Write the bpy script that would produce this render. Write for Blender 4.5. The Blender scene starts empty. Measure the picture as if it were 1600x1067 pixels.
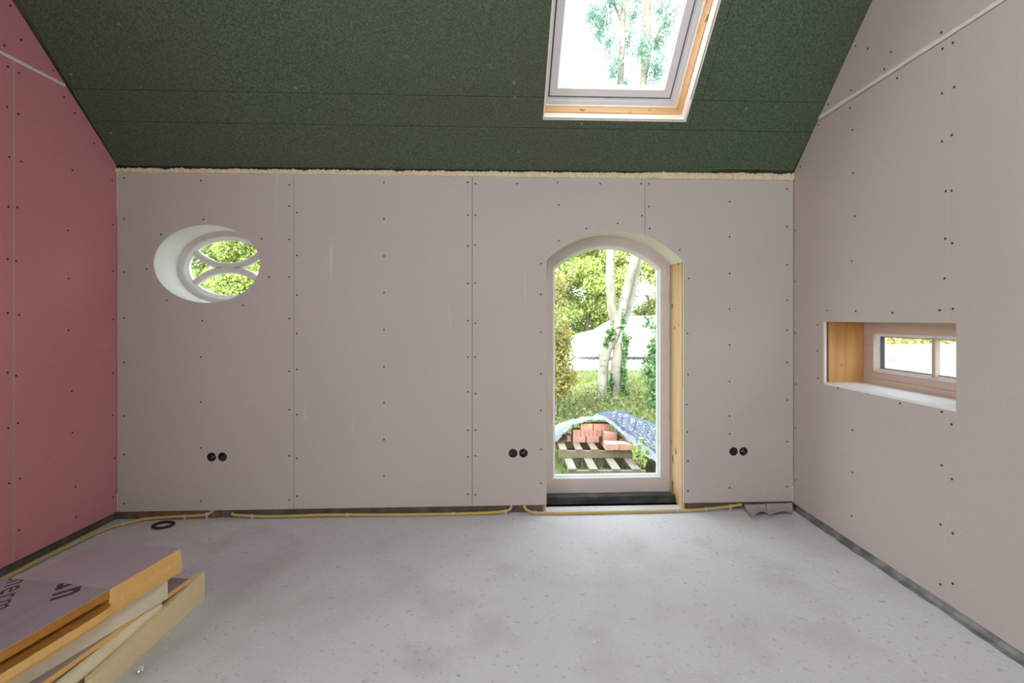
import bpy, bmesh, math, random
import numpy as np
from mathutils import Vector, Matrix, noise
from mathutils.geometry import tessellate_polygon
random.seed(7)
PI = math.pi
C = bpy.context.scene.collection

# ------------------------------------------------------------------ camera
F = 17.0 / 36.0 * 1600.0          # focal length in pixels
CX, HY, EYE = 800.0, 498.0, 1.335 # principal column, horizon row, eye height
cam_d = bpy.data.cameras.new('camera'); cam = bpy.data.objects.new('camera', cam_d); C.objects.link(cam)
cam_d.lens = 17.0; cam_d.sensor_width = 36.0; cam_d.sensor_fit = 'HORIZONTAL'
cam_d.shift_y = -(533.5 - HY) / 1600.0
cam_d.clip_start = 0.02; cam_d.clip_end = 300
cam.location = (0, 0, EYE); cam.rotation_euler = (PI / 2, 0, 0)
bpy.context.scene.camera = cam

# ------------------------------------------------------------------ sky, sun, lamps, exposure
sc = bpy.context.scene
sc.view_settings.view_transform = 'Standard'
try: sc.view_settings.look = 'None'
except Exception: pass
sc.view_settings.gamma = 1.0
sc.view_settings.use_curve_mapping = False
sc.view_settings.exposure = 0.0
world = bpy.data.worlds.new('overcast_sky'); sc.world = world; world.use_nodes = True
wn = world.node_tree.nodes; wn.clear()
wo = wn.new('ShaderNodeOutputWorld'); wb = wn.new('ShaderNodeBackground')
wb.inputs['Color'].default_value = (0.83, 0.92, 1.0, 1); wb.inputs['Strength'].default_value = 4.6
world.node_tree.links.new(wb.outputs[0], wo.inputs[0])

def sun_lamp(to_sun, strength, angle):
    d = bpy.data.lights.new('sun', 'SUN'); d.energy = strength; d.angle = angle; d.color = (1.0, 0.95, 0.86)
    o = bpy.data.objects.new('sun', d); C.objects.link(o)
    o.rotation_euler = Vector(to_sun).to_track_quat('Z', 'Y').to_euler(); o.location = (0, -5, 12)
sun_lamp((-0.45, -0.66, 0.60), 6.5, 0.03)

def area_lamp(name, loc, direction, sx, sy, power, color):
    d = bpy.data.lights.new(name, 'AREA'); d.shape = 'RECTANGLE'; d.size = sx; d.size_y = sy
    d.energy = power; d.color = color
    o = bpy.data.objects.new(name, d); C.objects.link(o); o.location = loc
    o.rotation_euler = (-Vector(direction)).to_track_quat('Z', 'Y').to_euler()
    return o
# area lamps standing in for unseen windows behind the photographer; no openings are built
area_lamp('daylight_side_window', (-2.54, -1.15, 1.75), (1, 0.0, -0.06), 1.5, 1.7, 104, (1.0, 0.975, 0.95))
area_lamp('rear_daylight_fill', (0.6, -2.55, 1.65), (-0.12, 1, 0.02), 2.4, 1.6, 19, (1.0, 0.96, 0.93))  # added general fill from behind; the rear wall is closed
area_lamp('daylight_rear_skylight', (0.75, -1.15, 3.55), (0, 0.70, -0.72), 1.6, 1.3, 58, (0.80, 0.91, 1.0))

# ------------------------------------------------------------------ geometry of the room
H_BOARD = 2.255
def wall_depth(px): return F * H_BOARD / (531.0 - 31.0 * (px - 182.0) / 1054.0)
XL, XR = -2.624, 1.985
_d0, _d1 = wall_depth(182), wall_depth(1238)
LP = Vector((XL, _d0, 0)); _r = Vector(((1238 - CX) / F * _d1, _d1, 0))
U = (_r - LP).normalized(); N = Vector((-U.y, U.x, 0))
S_MAX = (XR - XL) / U.x
YR = (LP + U * S_MAX).y
def back(s, z, t=0.0): return LP + U * s + N * t + Vector((0, 0, z))
def right(y, z, c=0.0): return Vector((XR + c, y, z))
def left(y, z, c=0.0): return Vector((XL - c, y, z))
def ray(px, py): return Vector(((px - CX) / F, 1.0, -(py - HY) / F))
EYEV = Vector((0, 0, EYE))
def hit(px, py, p, n):
    r = ray(px, py); k = (p - EYEV).dot(n) / r.dot(n); return EYEV + r * k
def at(px, py, D): return EYEV + ray(px, py) * D
def floor_at(px, py, z=0.0): return hit(px, py, Vector((0, 0, z)), Vector((0, 0, 1)))
def bsz(px, py):
    p = hit(px, py, LP, N); return ((p - LP).dot(U), p.z)
def ryz(px, py):
    p = hit(px, py, Vector((XR, 0, 0)), Vector((1, 0, 0))); return (p.y, p.z)
def lyz(px, py):
    p = hit(px, py, Vector((XL, 0, 0)), Vector((1, 0, 0))); return (p.y, p.z)
# ceiling plane fitted to the four gable points
_q = [(*((XL,)), *lyz(183, 263)), (XL, *lyz(22, 0)), (XR, *ryz(1238, 272)), (XR, *ryz(1365, 0))]
_A = np.array([[1, q[0], q[1]] for q in _q]); _b = np.array([q[2] for q in _q])
CA, CB, CC = [float(v) for v in np.linalg.lstsq(_A, _b, rcond=None)[0]]
def ceil_z(x, y): return CA + CB * x + CC * y
CN = Vector((-CB, -CC, 1)).normalized()           # outward
E1 = Vector((U.x, U.y, CB * U.x + CC * U.y)).normalized()
E2 = CN.cross(E1).normalized()
if E2.z < 0: E2 = -E2
_t0 = 0.0
CO = Vector((XL, _d0, ceil_z(XL, _d0)))
def ceil(a, b, c=0.0): return CO + E1 * a + E2 * b + CN * c
def cab(px, py):
    p = hit(px, py, CO, CN) - CO; return (p.dot(E1), p.dot(E2))
RIDGE_Y = 0.25

# ------------------------------------------------------------------ materials
def nd(nt, typ, **kw):
    n = nt.nodes.new(typ)
    for k, v in kw.items():
        if k in n.inputs: n.inputs[k].default_value = v
        else: setattr(n, k, v)
    return n
def mat(name, col, rough=0.7, layers=(), bump=None, metallic=0.0, spec=0.3, coat=0.0):
    """layers: (scale xyz, detail, lo, hi, colour, amount) noise masks mixed over the base colour."""
    m = bpy.data.materials.new(name); m.use_nodes = True; nt = m.node_tree; ln = nt.links
    b = nt.nodes['Principled BSDF']
    b.inputs['Roughness'].default_value = rough; b.inputs['Metallic'].default_value = metallic
    b.inputs['Specular IOR Level'].default_value = spec
    if coat: b.inputs['Coat Weight'].default_value = coat
    tc = nt.nodes.new('ShaderNodeTexCoord')
    cur = None
    for (scl, det, lo, hi, colr, amt) in layers:
        mp = nt.nodes.new('ShaderNodeMapping'); ln.new(tc.outputs['Object'], mp.inputs[0])
        mp.inputs['Scale'].default_value = scl if not isinstance(scl, (int, float)) else (scl,) * 3
        nz = nt.nodes.new('ShaderNodeTexNoise'); nz.inputs['Scale'].default_value = 1.0; nz.inputs['Detail'].default_value = det
        ln.new(mp.outputs[0], nz.inputs['Vector'])
        mr = nt.nodes.new('ShaderNodeMapRange'); mr.inputs[1].default_value = lo; mr.inputs[2].default_value = hi
        mr.inputs[3].default_value = 0; mr.inputs[4].default_value = amt
        ln.new(nz.outputs[0], mr.inputs[0])
        mx = nt.nodes.new('ShaderNodeMix'); mx.data_type = 'RGBA'
        ln.new(mr.outputs[0], mx.inputs[0])
        if cur is None: mx.inputs[6].default_value = (*col, 1)
        else: ln.new(cur, mx.inputs[6])
        mx.inputs[7].default_value = (*colr, 1); cur = mx.outputs[2]
    if cur is None: b.inputs['Base Color'].default_value = (*col, 1)
    else: ln.new(cur, b.inputs['Base Color'])
    if bump:
        scl, strength, dist = bump
        nz = nt.nodes.new('ShaderNodeTexNoise'); nz.inputs['Scale'].default_value = scl; nz.inputs['Detail'].default_value = 4
        ln.new(tc.outputs['Object'], nz.inputs['Vector'])
        bp = nt.nodes.new('ShaderNodeBump'); bp.inputs['Strength'].default_value = strength; bp.inputs['Distance'].default_value = dist
        ln.new(nz.outputs[0], bp.inputs['Height']); ln.new(bp.outputs[0], b.inputs['Normal'])
    return m
def leaf_mat(name, cols, trans=0.35):
    m = bpy.data.materials.new(name); m.use_nodes = True; nt = m.node_tree; ln = nt.links
    for n in list(nt.nodes): nt.nodes.remove(n)
    out = nt.nodes.new('ShaderNodeOutputMaterial'); ge = nt.nodes.new('ShaderNodeNewGeometry')
    rp = nt.nodes.new('ShaderNodeValToRGB'); ln.new(ge.outputs['Random Per Island'], rp.inputs[0])
    els = rp.color_ramp.elements
    while len(els) < len(cols): els.new(0.5)
    for i, c in enumerate(cols):
        els[i].position = i / (len(cols) - 1); els[i].color = (*c, 1)
    d = nt.nodes.new('ShaderNodeBsdfDiffuse'); t = nt.nodes.new('ShaderNodeBsdfTranslucent')
    ln.new(rp.outputs[0], d.inputs[0]); ln.new(rp.outputs[0], t.inputs[0])
    mx = nt.nodes.new('ShaderNodeMixShader'); mx.inputs[0].default_value = trans
    ln.new(d.outputs[0], mx.inputs[1]); ln.new(t.outputs[0], mx.inputs[2]); ln.new(mx.outputs[0], out.inputs[0])
    return m
def glass_mat(name, tint=(0.97, 0.985, 0.98), gloss=0.014):
    m = bpy.data.materials.new(name); m.use_nodes = True; nt = m.node_tree; ln = nt.links
    for n in list(nt.nodes): nt.nodes.remove(n)
    out = nt.nodes.new('ShaderNodeOutputMaterial')
    t = nt.nodes.new('ShaderNodeBsdfTransparent'); t.inputs[0].default_value = (*tint, 1)
    g = nt.nodes.new('ShaderNodeBsdfGlossy'); g.inputs['Roughness'].default_value = 0.02
    mx = nt.nodes.new('ShaderNodeMixShader'); mx.inputs[0].default_value = gloss
    ln.new(t.outputs[0], mx.inputs[1]); ln.new(g.outputs[0], mx.inputs[2]); ln.new(mx.outputs[0], out.inputs[0])
    return m
def pine(name, col, dark, axis, knots=0.9):
    s = [28.0, 28.0, 28.0]; s[axis] = 1.6
    s2 = [17.0, 17.0, 17.0]; s2[axis] = 13.0
    return mat(name, col, 0.6, [(tuple(s), 3, 0.42, 0.72, dark, 0.6), (tuple(s2), 0, 0.735, 0.775, (dark[0] * .40, dark[1] * .34, dark[2] * .3), knots)], bump=(60, 0.1, 0.001))

M = {}
M['board'] = mat('grey_plasterboard', (0.50, 0.448, 0.412), 0.75,
    [(1.3, 3, 0.35, 0.75, (0.56, 0.505, 0.47), 0.5), ((90, 90, 40), 2, 0.35, 0.7, (0.47, 0.41, 0.38), 0.35), ((14, 3, 1.4), 5, 0.69, 0.78, (0.66, 0.62, 0.60), 0.55)], bump=(350, 0.06, 0.0006))
M['pinkboard'] = mat('pink_fire_plasterboard', (0.60, 0.225, 0.245), 0.75,
    [(1.1, 3, 0.3, 0.7, (0.62, 0.285, 0.305), 0.6), ((90, 90, 40), 2, 0.35, 0.7, (0.50, 0.205, 0.22), 0.35), ((4, 5, 9), 5, 0.70, 0.80, (0.62, 0.34, 0.35), 0.5)], bump=(350, 0.06, 0.0006))
M['greenboard'] = mat('green_moisture_board', (0.044, 0.074, 0.040), 0.65,
    [(100, 4, 0.38, 0.70, (0.115, 0.165, 0.105), 0.9), (190, 2, 0.58, 0.75, (0.24, 0.28, 0.21), 0.75), (0.8, 3, 0.42, 0.7, (0.075, 0.076, 0.050), 0.4), (19, 2, 0.72, 0.78, (0.34, 0.36, 0.31), 0.5)], bump=(160, 0.15, 0.001))
M['concrete'] = mat('concrete_screed', (0.585, 0.563, 0.567), 0.6,
    [(0.9, 5, 0.35, 0.7, (0.685, 0.68, 0.69), 0.75), (3.2, 6, 0.50, 0.72, (0.47, 0.435, 0.42), 0.55), (38, 4, 0.63, 0.70, (0.36, 0.32, 0.29), 0.6), (1.6, 4, 0.50, 0.72, (0.53, 0.49, 0.475), 0.45), (70, 2, 0.66, 0.72, (0.30, 0.26, 0.24), 0.55), (45, 2, 0.68, 0.76, (0.78, 0.77, 0.76), 0.5)], bump=(38, 0.5, 0.004), spec=0.4)
M['core'] = mat('dusty_masonry', (0.10, 0.076, 0.058), 0.9, [(12, 4, 0.4, 0.7, (0.19, 0.15, 0.12), 0.7)], bump=(40, 0.5, 0.01))
M['gypsum'] = mat('white_gypsum_edge', (0.72, 0.69, 0.66), 0.8)
M['filler'] = mat('white_joint_filler', (0.74, 0.70, 0.68), 0.8, [(30, 3, 0.4, 0.7, (0.60, 0.56, 0.54), 0.5)], bump=(80, 0.4, 0.002))
M['reveal'] = mat('white_reveal_lining', (0.80, 0.79, 0.75), 0.6, [(5, 2, 0.4, 0.7, (0.74, 0.73, 0.68), 0.5)])
M['frame'] = mat('primed_window_frame', (0.62, 0.565, 0.535), 0.5, [(9, 3, 0.4, 0.7, (0.56, 0.50, 0.47), 0.4)])
M['bead'] = mat('white_glazing_bead', (0.76, 0.77, 0.77), 0.45)
M['sash'] = mat('white_painted_sash', (0.66, 0.67, 0.70), 0.4)
M['gasket'] = mat('dark_gasket', (0.05, 0.05, 0.055), 0.6)
M['pine_z'] = pine('pine_upright', (0.66, 0.44, 0.24), (0.52, 0.29, 0.12), 2)
M['pine_o'] = pine('orange_spruce_upright', (0.56, 0.30, 0.11), (0.40, 0.18, 0.055), 2)
M['pine_x'] = pine('orange_spruce_level', (0.66, 0.38, 0.17), (0.52, 0.27, 0.10), 0)
M['pale_x'] = pine('pale_softwood', (0.84, 0.76, 0.66), (0.76, 0.66, 0.55), 0, 0.0)
M['frame_y'] = pine('primed_softwood', (0.61, 0.49, 0.42), (0.50, 0.37, 0.29), 1, 0.0)
M['brownwood'] = mat('stained_sole_plate', (0.20, 0.115, 0.06), 0.8, [(18, 3, 0.4, 0.7, (0.12, 0.07, 0.04), 0.7)])
M['foam'] = mat('cream_expanding_foam', (0.74, 0.66, 0.46), 0.85, [(45, 3, 0.4, 0.7, (0.62, 0.54, 0.36), 0.6)], bump=(90, 0.6, 0.006))
M['conduit'] = mat('yellow_conduit', (0.55, 0.40, 0.115), 0.5, [(9, 3, 0.45, 0.7, (0.45, 0.36, 0.20), 0.7)])
M['clip'] = mat('grey_conduit_clip', (0.50, 0.46, 0.42), 0.6)
M['screw'] = mat('black_drywall_screw', (0.035, 0.03, 0.03), 0.6)
M['socketbox'] = mat('dark_socket_box', (0.05, 0.045, 0.045), 0.5, [(60, 3, 0.5, 0.62, (0.22, 0.20, 0.19), 0.7)])
M['rim'] = mat('pale_cut_plaster', (0.56, 0.52, 0.49), 0.8)
M['wire'] = mat('green_wire', (0.09, 0.15, 0.03), 0.5)
M['wireg'] = mat('grey_wire', (0.30, 0.28, 0.27), 0.5)
M['bitumen'] = mat('black_bitumen_strip', (0.030, 0.032, 0.034), 0.6, [((8, 8, 25), 4, 0.45, 0.7, (0.085, 0.08, 0.075), 0.9)], bump=(70, 0.4, 0.003))
M['membrane'] = mat('grey_plastic_membrane', (0.10, 0.097, 0.10), 0.35, [(10, 3, 0.45, 0.65, (0.24, 0.235, 0.235), 0.8)], spec=0.5)
M['paper'] = mat('torn_grey_sheet', (0.40, 0.365, 0.345), 0.7, [(16, 3, 0.4, 0.7, (0.30, 0.27, 0.25), 0.6)])
M['pir'] = mat('orange_rigid_foam', (0.76, 0.44, 0.14), 0.85, [(30, 3, 0.4, 0.7, (0.82, 0.52, 0.22), 0.6), (120, 2, 0.5, 0.75, (0.64, 0.33, 0.08), 0.5)], bump=(110, 0.4, 0.003))
M['pird'] = mat('dark_rigid_foam', (0.46, 0.20, 0.035), 0.85, [(22, 3, 0.4, 0.7, (0.34, 0.13, 0.02), 0.6)], bump=(110, 0.4, 0.003))  # darker brown, used on the upper lip and the groove faces
M['pirpale'] = mat('pale_rigid_foam', (0.78, 0.68, 0.46), 0.85, [(14, 3, 0.4, 0.7, (0.70, 0.59, 0.37), 0.6)], bump=(110, 0.4, 0.003))
M['piryel'] = mat('yellowed_rigid_foam', (0.78, 0.61, 0.34), 0.85, [(10, 3, 0.4, 0.7, (0.74, 0.62, 0.38), 0.7), (60, 2, 0.6, 0.75, (0.60, 0.44, 0.20), 0.5)], bump=(110, 0.4, 0.003))
M['foil'] = mat('dull_foil_facing', (0.47, 0.37, 0.39), 0.42, [(3, 4, 0.35, 0.7, (0.40, 0.34, 0.38), 0.7), ((3, 30, 3), 3, 0.5, 0.8, (0.36, 0.29, 0.31), 0.5)], metallic=0.25, bump=(22, 0.15, 0.003))
M['foilgrey'] = mat('grey_printed_foil', (0.36, 0.315, 0.345), 0.42, [(3, 4, 0.35, 0.7, (0.31, 0.27, 0.31), 0.7), ((26, 3, 3), 3, 0.5, 0.8, (0.28, 0.22, 0.25), 0.5)], metallic=0.25, bump=(22, 0.15, 0.003))
M['ink'] = mat('dark_print', (0.045, 0.035, 0.055), 0.6)
M['silver'] = mat('crumpled_foil', (0.80, 0.80, 0.82), 0.25, metallic=0.9)
M['black'] = mat('black_rubber', (0.02, 0.018, 0.016), 0.6)
M['glass'] = glass_mat('window_glass')
M['glass_lamp'] = glass_mat('spare_glass')  # unused; no rear window is built
# outside
M['soil'] = mat('rough_ground', (0.20, 0.20, 0.08), 0.95, [(1.5, 5, 0.35, 0.7, (0.20, 0.28, 0.07), 0.9), (9, 4, 0.5, 0.75, (0.30, 0.24, 0.13), 0.8)], bump=(12, 0.6, 0.05))
M['paving'] = mat('pale_road_paving', (0.62, 0.61, 0.60), 0.8, [(3, 4, 0.4, 0.7, (0.55, 0.54, 0.53), 0.6)])
M['bark'] = mat('pale_bark', (0.36, 0.335, 0.285), 0.8, [((7, 7, 2.5), 4, 0.4, 0.65, (0.22, 0.205, 0.15), 0.85), ((9, 9, 14), 3, 0.62, 0.70, (0.11, 0.095, 0.07), 0.8)], bump=(14, 0.3, 0.03))
M['bark2'] = mat('brown_bark', (0.22, 0.17, 0.11), 0.9)
M['caneb'] = mat('dry_cane', (0.20, 0.15, 0.085), 0.9)
M['leafyel'] = leaf_mat('yellow_green_leaves', [(0.20, 0.34, 0.05), (0.48, 0.60, 0.16), (0.66, 0.72, 0.28), (0.80, 0.76, 0.46)])
M['leafmid'] = leaf_mat('mid_green_leaves', [(0.24, 0.36, 0.08), (0.46, 0.56, 0.17), (0.66, 0.70, 0.30), (0.82, 0.77, 0.50)])
M['leafblue'] = leaf_mat('glare_paled_leaves', [(0.14, 0.26, 0.21), (0.28, 0.42, 0.35), (0.44, 0.55, 0.46)], 0.45)  # leaf colour paled to stand in for veiling glare of the sky
M['leafred'] = leaf_mat('olive_and_russet_leaves', [(0.16, 0.20, 0.04), (0.34, 0.38, 0.09), (0.42, 0.27, 0.14), (0.46, 0.48, 0.14)])
M['leafivy'] = leaf_mat('dark_ivy_leaves', [(0.06, 0.15, 0.06), (0.16, 0.29, 0.12), (0.32, 0.44, 0.20)])
M['leafwild'] = leaf_mat('bramble_leaves', [(0.05, 0.12, 0.03), (0.14, 0.24, 0.07), (0.30, 0.26, 0.11), (0.34, 0.30, 0.24), (0.20, 0.28, 0.08), (0.08, 0.15, 0.04)])
M['blade'] = leaf_mat('grass_blades', [(0.14, 0.24, 0.05), (0.28, 0.36, 0.11), (0.36, 0.34, 0.16)])
M['leaforange'] = leaf_mat('autumn_hedge_leaves', [(0.60, 0.60, 0.24), (0.76, 0.68, 0.36), (0.74, 0.56, 0.36), (0.56, 0.62, 0.28)])
M['brick'] = mat('orange_red_brick', (0.78, 0.40, 0.30), 0.9, [(9, 4, 0.4, 0.65, (0.82, 0.53, 0.43), 0.8), (40, 3, 0.52, 0.70, (0.60, 0.25, 0.17), 0.8)], bump=(60, 0.5, 0.004))
M['palletw'] = mat('weathered_pallet_wood', (0.36, 0.28, 0.19), 0.85, [((30, 4, 30), 3, 0.4, 0.7, (0.27, 0.20, 0.13), 0.7)])
M['palletg'] = mat('grey_pallet_wood', (0.34, 0.295, 0.245), 0.85, [((30, 4, 30), 3, 0.4, 0.7, (0.25, 0.21, 0.175), 0.7)])
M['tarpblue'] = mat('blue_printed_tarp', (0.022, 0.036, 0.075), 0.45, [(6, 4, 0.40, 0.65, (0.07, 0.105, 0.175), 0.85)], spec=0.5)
M['tarpwhite'] = mat('white_tarp_underside', (0.24, 0.25, 0.275), 0.5, [(6, 4, 0.4, 0.65, (0.15, 0.175, 0.215), 0.8)])  # darkened against overexposure; darker noise layer paints in fold shading
M['print'] = mat('white_print', (0.36, 0.37, 0.39), 0.6)
M['carwhite'] = mat('white_car_paint', (0.78, 0.79, 0.80), 0.25, spec=0.5, coat=0.5)
M['carglare'] = mat('car_window_glass', (0.50, 0.54, 0.56), 0.08, spec=0.6)  # pale base colour stands in for overexposed glare on the glass
M['cartyre'] = mat('car_tyre', (0.06, 0.06, 0.06), 0.8)
M['chrome'] = mat('wheel_alloy', (0.45, 0.45, 0.46), 0.35, metallic=0.8)
M['galv'] = mat('galvanised_wire', (0.42, 0.45, 0.45), 0.5, metallic=0.5)
M['whitewood'] = mat('white_painted_boards', (0.80, 0.80, 0.79), 0.6)
M['fencewhite'] = mat('dimmed_white_boards', (0.42, 0.42, 0.41), 0.8)  # white paint darkened so the board gaps survive the strong outdoor light
M['terracotta'] = mat('terracotta', (0.46, 0.22, 0.13), 0.85)
M['render'] = mat('outer_brickwork', (0.30, 0.20, 0.15), 0.9)

# ------------------------------------------------------------------ object helpers
def wpos(o):
    v = Vector((0, 0, 0))
    while o is not None: v = v + o.location; o = o.parent
    return v
def tag(o, label=None, cat=None, group=None, kind=None):
    if label: o['label'] = label
    if cat: o['category'] = cat
    if group: o['group'] = group
    if kind: o['kind'] = kind
    return o
def link(name, bm, material, parent=None, origin=None, smooth=False):
    """bm is in world coordinates; becomes one mesh object."""
    me = bpy.data.meshes.new(name)
    if parent is not None: org = wpos(parent)
    elif origin is not None: org = Vector(origin)
    else:
        lo = Vector((min(v.co.x for v in bm.verts), min(v.co.y for v in bm.verts), min(v.co.z for v in bm.verts)))
        hi = Vector((max(v.co.x for v in bm.verts), max(v.co.y for v in bm.verts), max(v.co.z for v in bm.verts)))
        org = Vector(((lo.x + hi.x) / 2, (lo.y + hi.y) / 2, lo.z))
    bmesh.ops.translate(bm, verts=bm.verts, vec=-org)
    bmesh.ops.recalc_face_normals(bm, faces=bm.faces)
    bm.to_mesh(me); bm.free()
    if smooth:
        for p in me.polygons: p.use_smooth = True
    mats = material if isinstance(material, (list, tuple)) else [material]
    for m in mats: me.materials.append(m)
    o = bpy.data.objects.new(name, me); C.objects.link(o)
    if parent is not None: o.parent = parent
    else: o.location = org
    return o
def empty(name, loc, label, cat, group=None, kind=None):
    o = bpy.data.objects.new(name, None); o.empty_display_size = 0.1; C.objects.link(o); o.location = loc
    return tag(o, label, cat, group, kind)
def NB(): return bmesh.new()

def panel(bm, outer, holes, place, c0, c1, mi=(0, 0)):
    loops = [list(outer)] + [list(h) for h in holes]
    flat = [p for l in loops for p in l]
    tris = tessellate_polygon([[Vector((p[0], p[1], 0)) for p in l] for l in loops])
    A = [bm.verts.new(place(p[0], p[1], c0)) for p in flat]
    B = [bm.verts.new(place(p[0], p[1], c1)) for p in flat]
    for t in tris:
        try:
            f = bm.faces.new([A[i] for i in t]); f.material_index = mi[0]
            f = bm.faces.new([B[i] for i in reversed(t)]); f.material_index = mi[0]
        except ValueError: pass
    k = 0
    for l in loops:
        n = len(l)
        for i in range(n):
            j = (i + 1) % n
            f = bm.faces.new([A[k + i], A[k + j], B[k + j], B[k + i]]); f.material_index = mi[1]
        k += n
def ring(bm, outer, inner, place, c0, c1, c0i=None, mi=0):
    n = len(outer); c0i = c0 if c0i is None else c0i
    a = [bm.verts.new(place(p[0], p[1], c0)) for p in outer]; b = [bm.verts.new(place(p[0], p[1], c0i)) for p in inner]
    c = [bm.verts.new(place(p[0], p[1], c1)) for p in outer]; d = [bm.verts.new(place(p[0], p[1], c1)) for p in inner]
    for i in range(n):
        j = (i + 1) % n
        for q in ((a[i], a[j], b[j], b[i]), (c[i], d[i], d[j], c[j]), (a[i], c[i], c[j], a[j]), (b[i], b[j], d[j], d[i])):
            f = bm.faces.new(q); f.material_index = mi
def rect(x0, x1, y0, y1): return [(x0, y0), (x1, y0), (x1, y1), (x0, y1)]
def box(bm, lo, hi, rot=None, about=None, bevel=0.0):
    vs = []
    for z in (lo[2], hi[2]):
        for (x, y) in ((lo[0], lo[1]), (hi[0], lo[1]), (hi[0], hi[1]), (lo[0], hi[1])):
            vs.append(bm.verts.new((x, y, z)))
    fs = [bm.faces.new([vs[i] for i in q]) for q in ((0, 3, 2, 1), (4, 5, 6, 7), (0, 1, 5, 4), (1, 2, 6, 5), (2, 3, 7, 6), (3, 0, 4, 7))]
    if bevel > 0:
        es = list({e for f in fs for e in f.edges})
        r = bmesh.ops.bevel(bm, geom=es, offset=bevel, segments=1, affect='EDGES')
        vs = list({v for f in r['faces'] for v in f.verts} | {v for v in vs if v.is_valid})
    if rot is not None:
        bmesh.ops.rotate(bm, verts=vs, cent=about, matrix=Matrix.Rotation(rot, 3, 'Z'))
    return vs
def pbox(bm, place, a0, a1, b0, b1, c0, c1): panel(bm, rect(a0, a1, b0, b1), [], place, c0, c1)
def tube(bm, pts, rad, seg=10, cap=True):
    pts = [Vector(p) for p in pts]; n = len(pts)
    rs = rad if isinstance(rad, (list, tuple)) else [rad] * n
    rings = []; prev = None
    for i, p in enumerate(pts):
        d = (pts[min(i + 1, n - 1)] - pts[max(i - 1, 0)]).normalized()
        if prev is None:
            x = d.cross(Vector((0, 0, 1)))
            if x.length < 1e-3: x = d.cross(Vector((1, 0, 0)))
        else: x = prev - d * prev.dot(d)
        x.normalize(); prev = x; y = d.cross(x)
        rings.append([bm.verts.new(p + (x * math.cos(2 * PI * k / seg) + y * math.sin(2 * PI * k / seg)) * rs[i]) for k in range(seg)])
    for i in range(n - 1):
        for k in range(seg):
            bm.faces.new([rings[i][k], rings[i][(k + 1) % seg], rings[i + 1][(k + 1) % seg], rings[i + 1][k]])
    if cap:
        bm.faces.new(rings[0][::-1]); bm.faces.new(rings[-1])
def spline(pts, k=6):
    P = [Vector(p) for p in pts]; out = []
    for i in range(len(P) - 1):
        p0, p1, p2, p3 = P[max(i - 1, 0)], P[i], P[i + 1], P[min(i + 2, len(P) - 1)]
        for j in range(k):
            t = j / k
            out.append(0.5 * ((2 * p1) + (p2 - p0) * t + (2 * p0 - 5 * p1 + 4 * p2 - p3) * t * t + (3 * p1 - p0 - 3 * p2 + p3) * t ** 3))
    out.append(P[-1]); return out
def ellipse(cx, cy, rx, ry, n=144): return [(cx + rx * math.cos(2 * PI * i / n), cy + ry * math.sin(2 * PI * i / n)) for i in range(n)]
def text_mesh(body, size, bold=0.0):
    cu = bpy.data.curves.new('lettering', 'FONT'); cu.body = body; cu.size = size; cu.resolution_u = 4; cu.offset = bold; cu.space_character = 1.12 if bold == 0 else 1.32
    ob = bpy.data.objects.new('lettering', cu); C.objects.link(ob)
    bpy.context.view_layer.update()
    me = bpy.data.meshes.new_from_object(ob.evaluated_get(bpy.context.evaluated_depsgraph_get()))
    vs = [(v.co.x, v.co.y) for v in me.vertices]; fs = [tuple(p.vertices) for p in me.polygons]
    bpy.data.objects.remove(ob); bpy.data.meshes.remove(me)
    return vs, fs

# screws: one mesh, copied; parts of the boards they hold
def screw_mesh():
    bm = NB(); n = 8
    c = bm.verts.new((0, 0, 0.0004))
    a = [bm.verts.new((0.0058 * math.cos(2 * PI * i / n), 0.0058 * math.sin(2 * PI * i / n), 0.0012)) for i in range(n)]
    b = [bm.verts.new((0.0058 * math.cos(2 * PI * i / n), 0.0058 * math.sin(2 * PI * i / n), -0.002)) for i in range(n)]
    for i in range(n):
        j = (i + 1) % n; bm.faces.new([c, a[i], a[j]]); bm.faces.new([a[i], b[i], b[j], a[j]])
    me = bpy.data.meshes.new('screw'); bm.to_mesh(me); bm.free(); me.materials.append(M['screw']); return me
SCREW = screw_mesh()
def add_screw(pos, normal, parent):
    o = bpy.data.objects.new('screw', SCREW); C.objects.link(o); o.parent = parent
    o.location = Vector(pos) - wpos(parent)
    o.rotation_euler = Vector(normal).to_track_quat('Z', 'Y').to_euler()

# ------------------------------------------------------------------ floor
bm = NB()
box(bm, (XL - 0.25, -2.95, -0.10), (XR + 0.25, YR + 0.24, 0.0))
fl = link('floor', bm, M['concrete'])
tag(fl, 'bare grey concrete screed floor of the room', 'floor', kind='structure')

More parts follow.
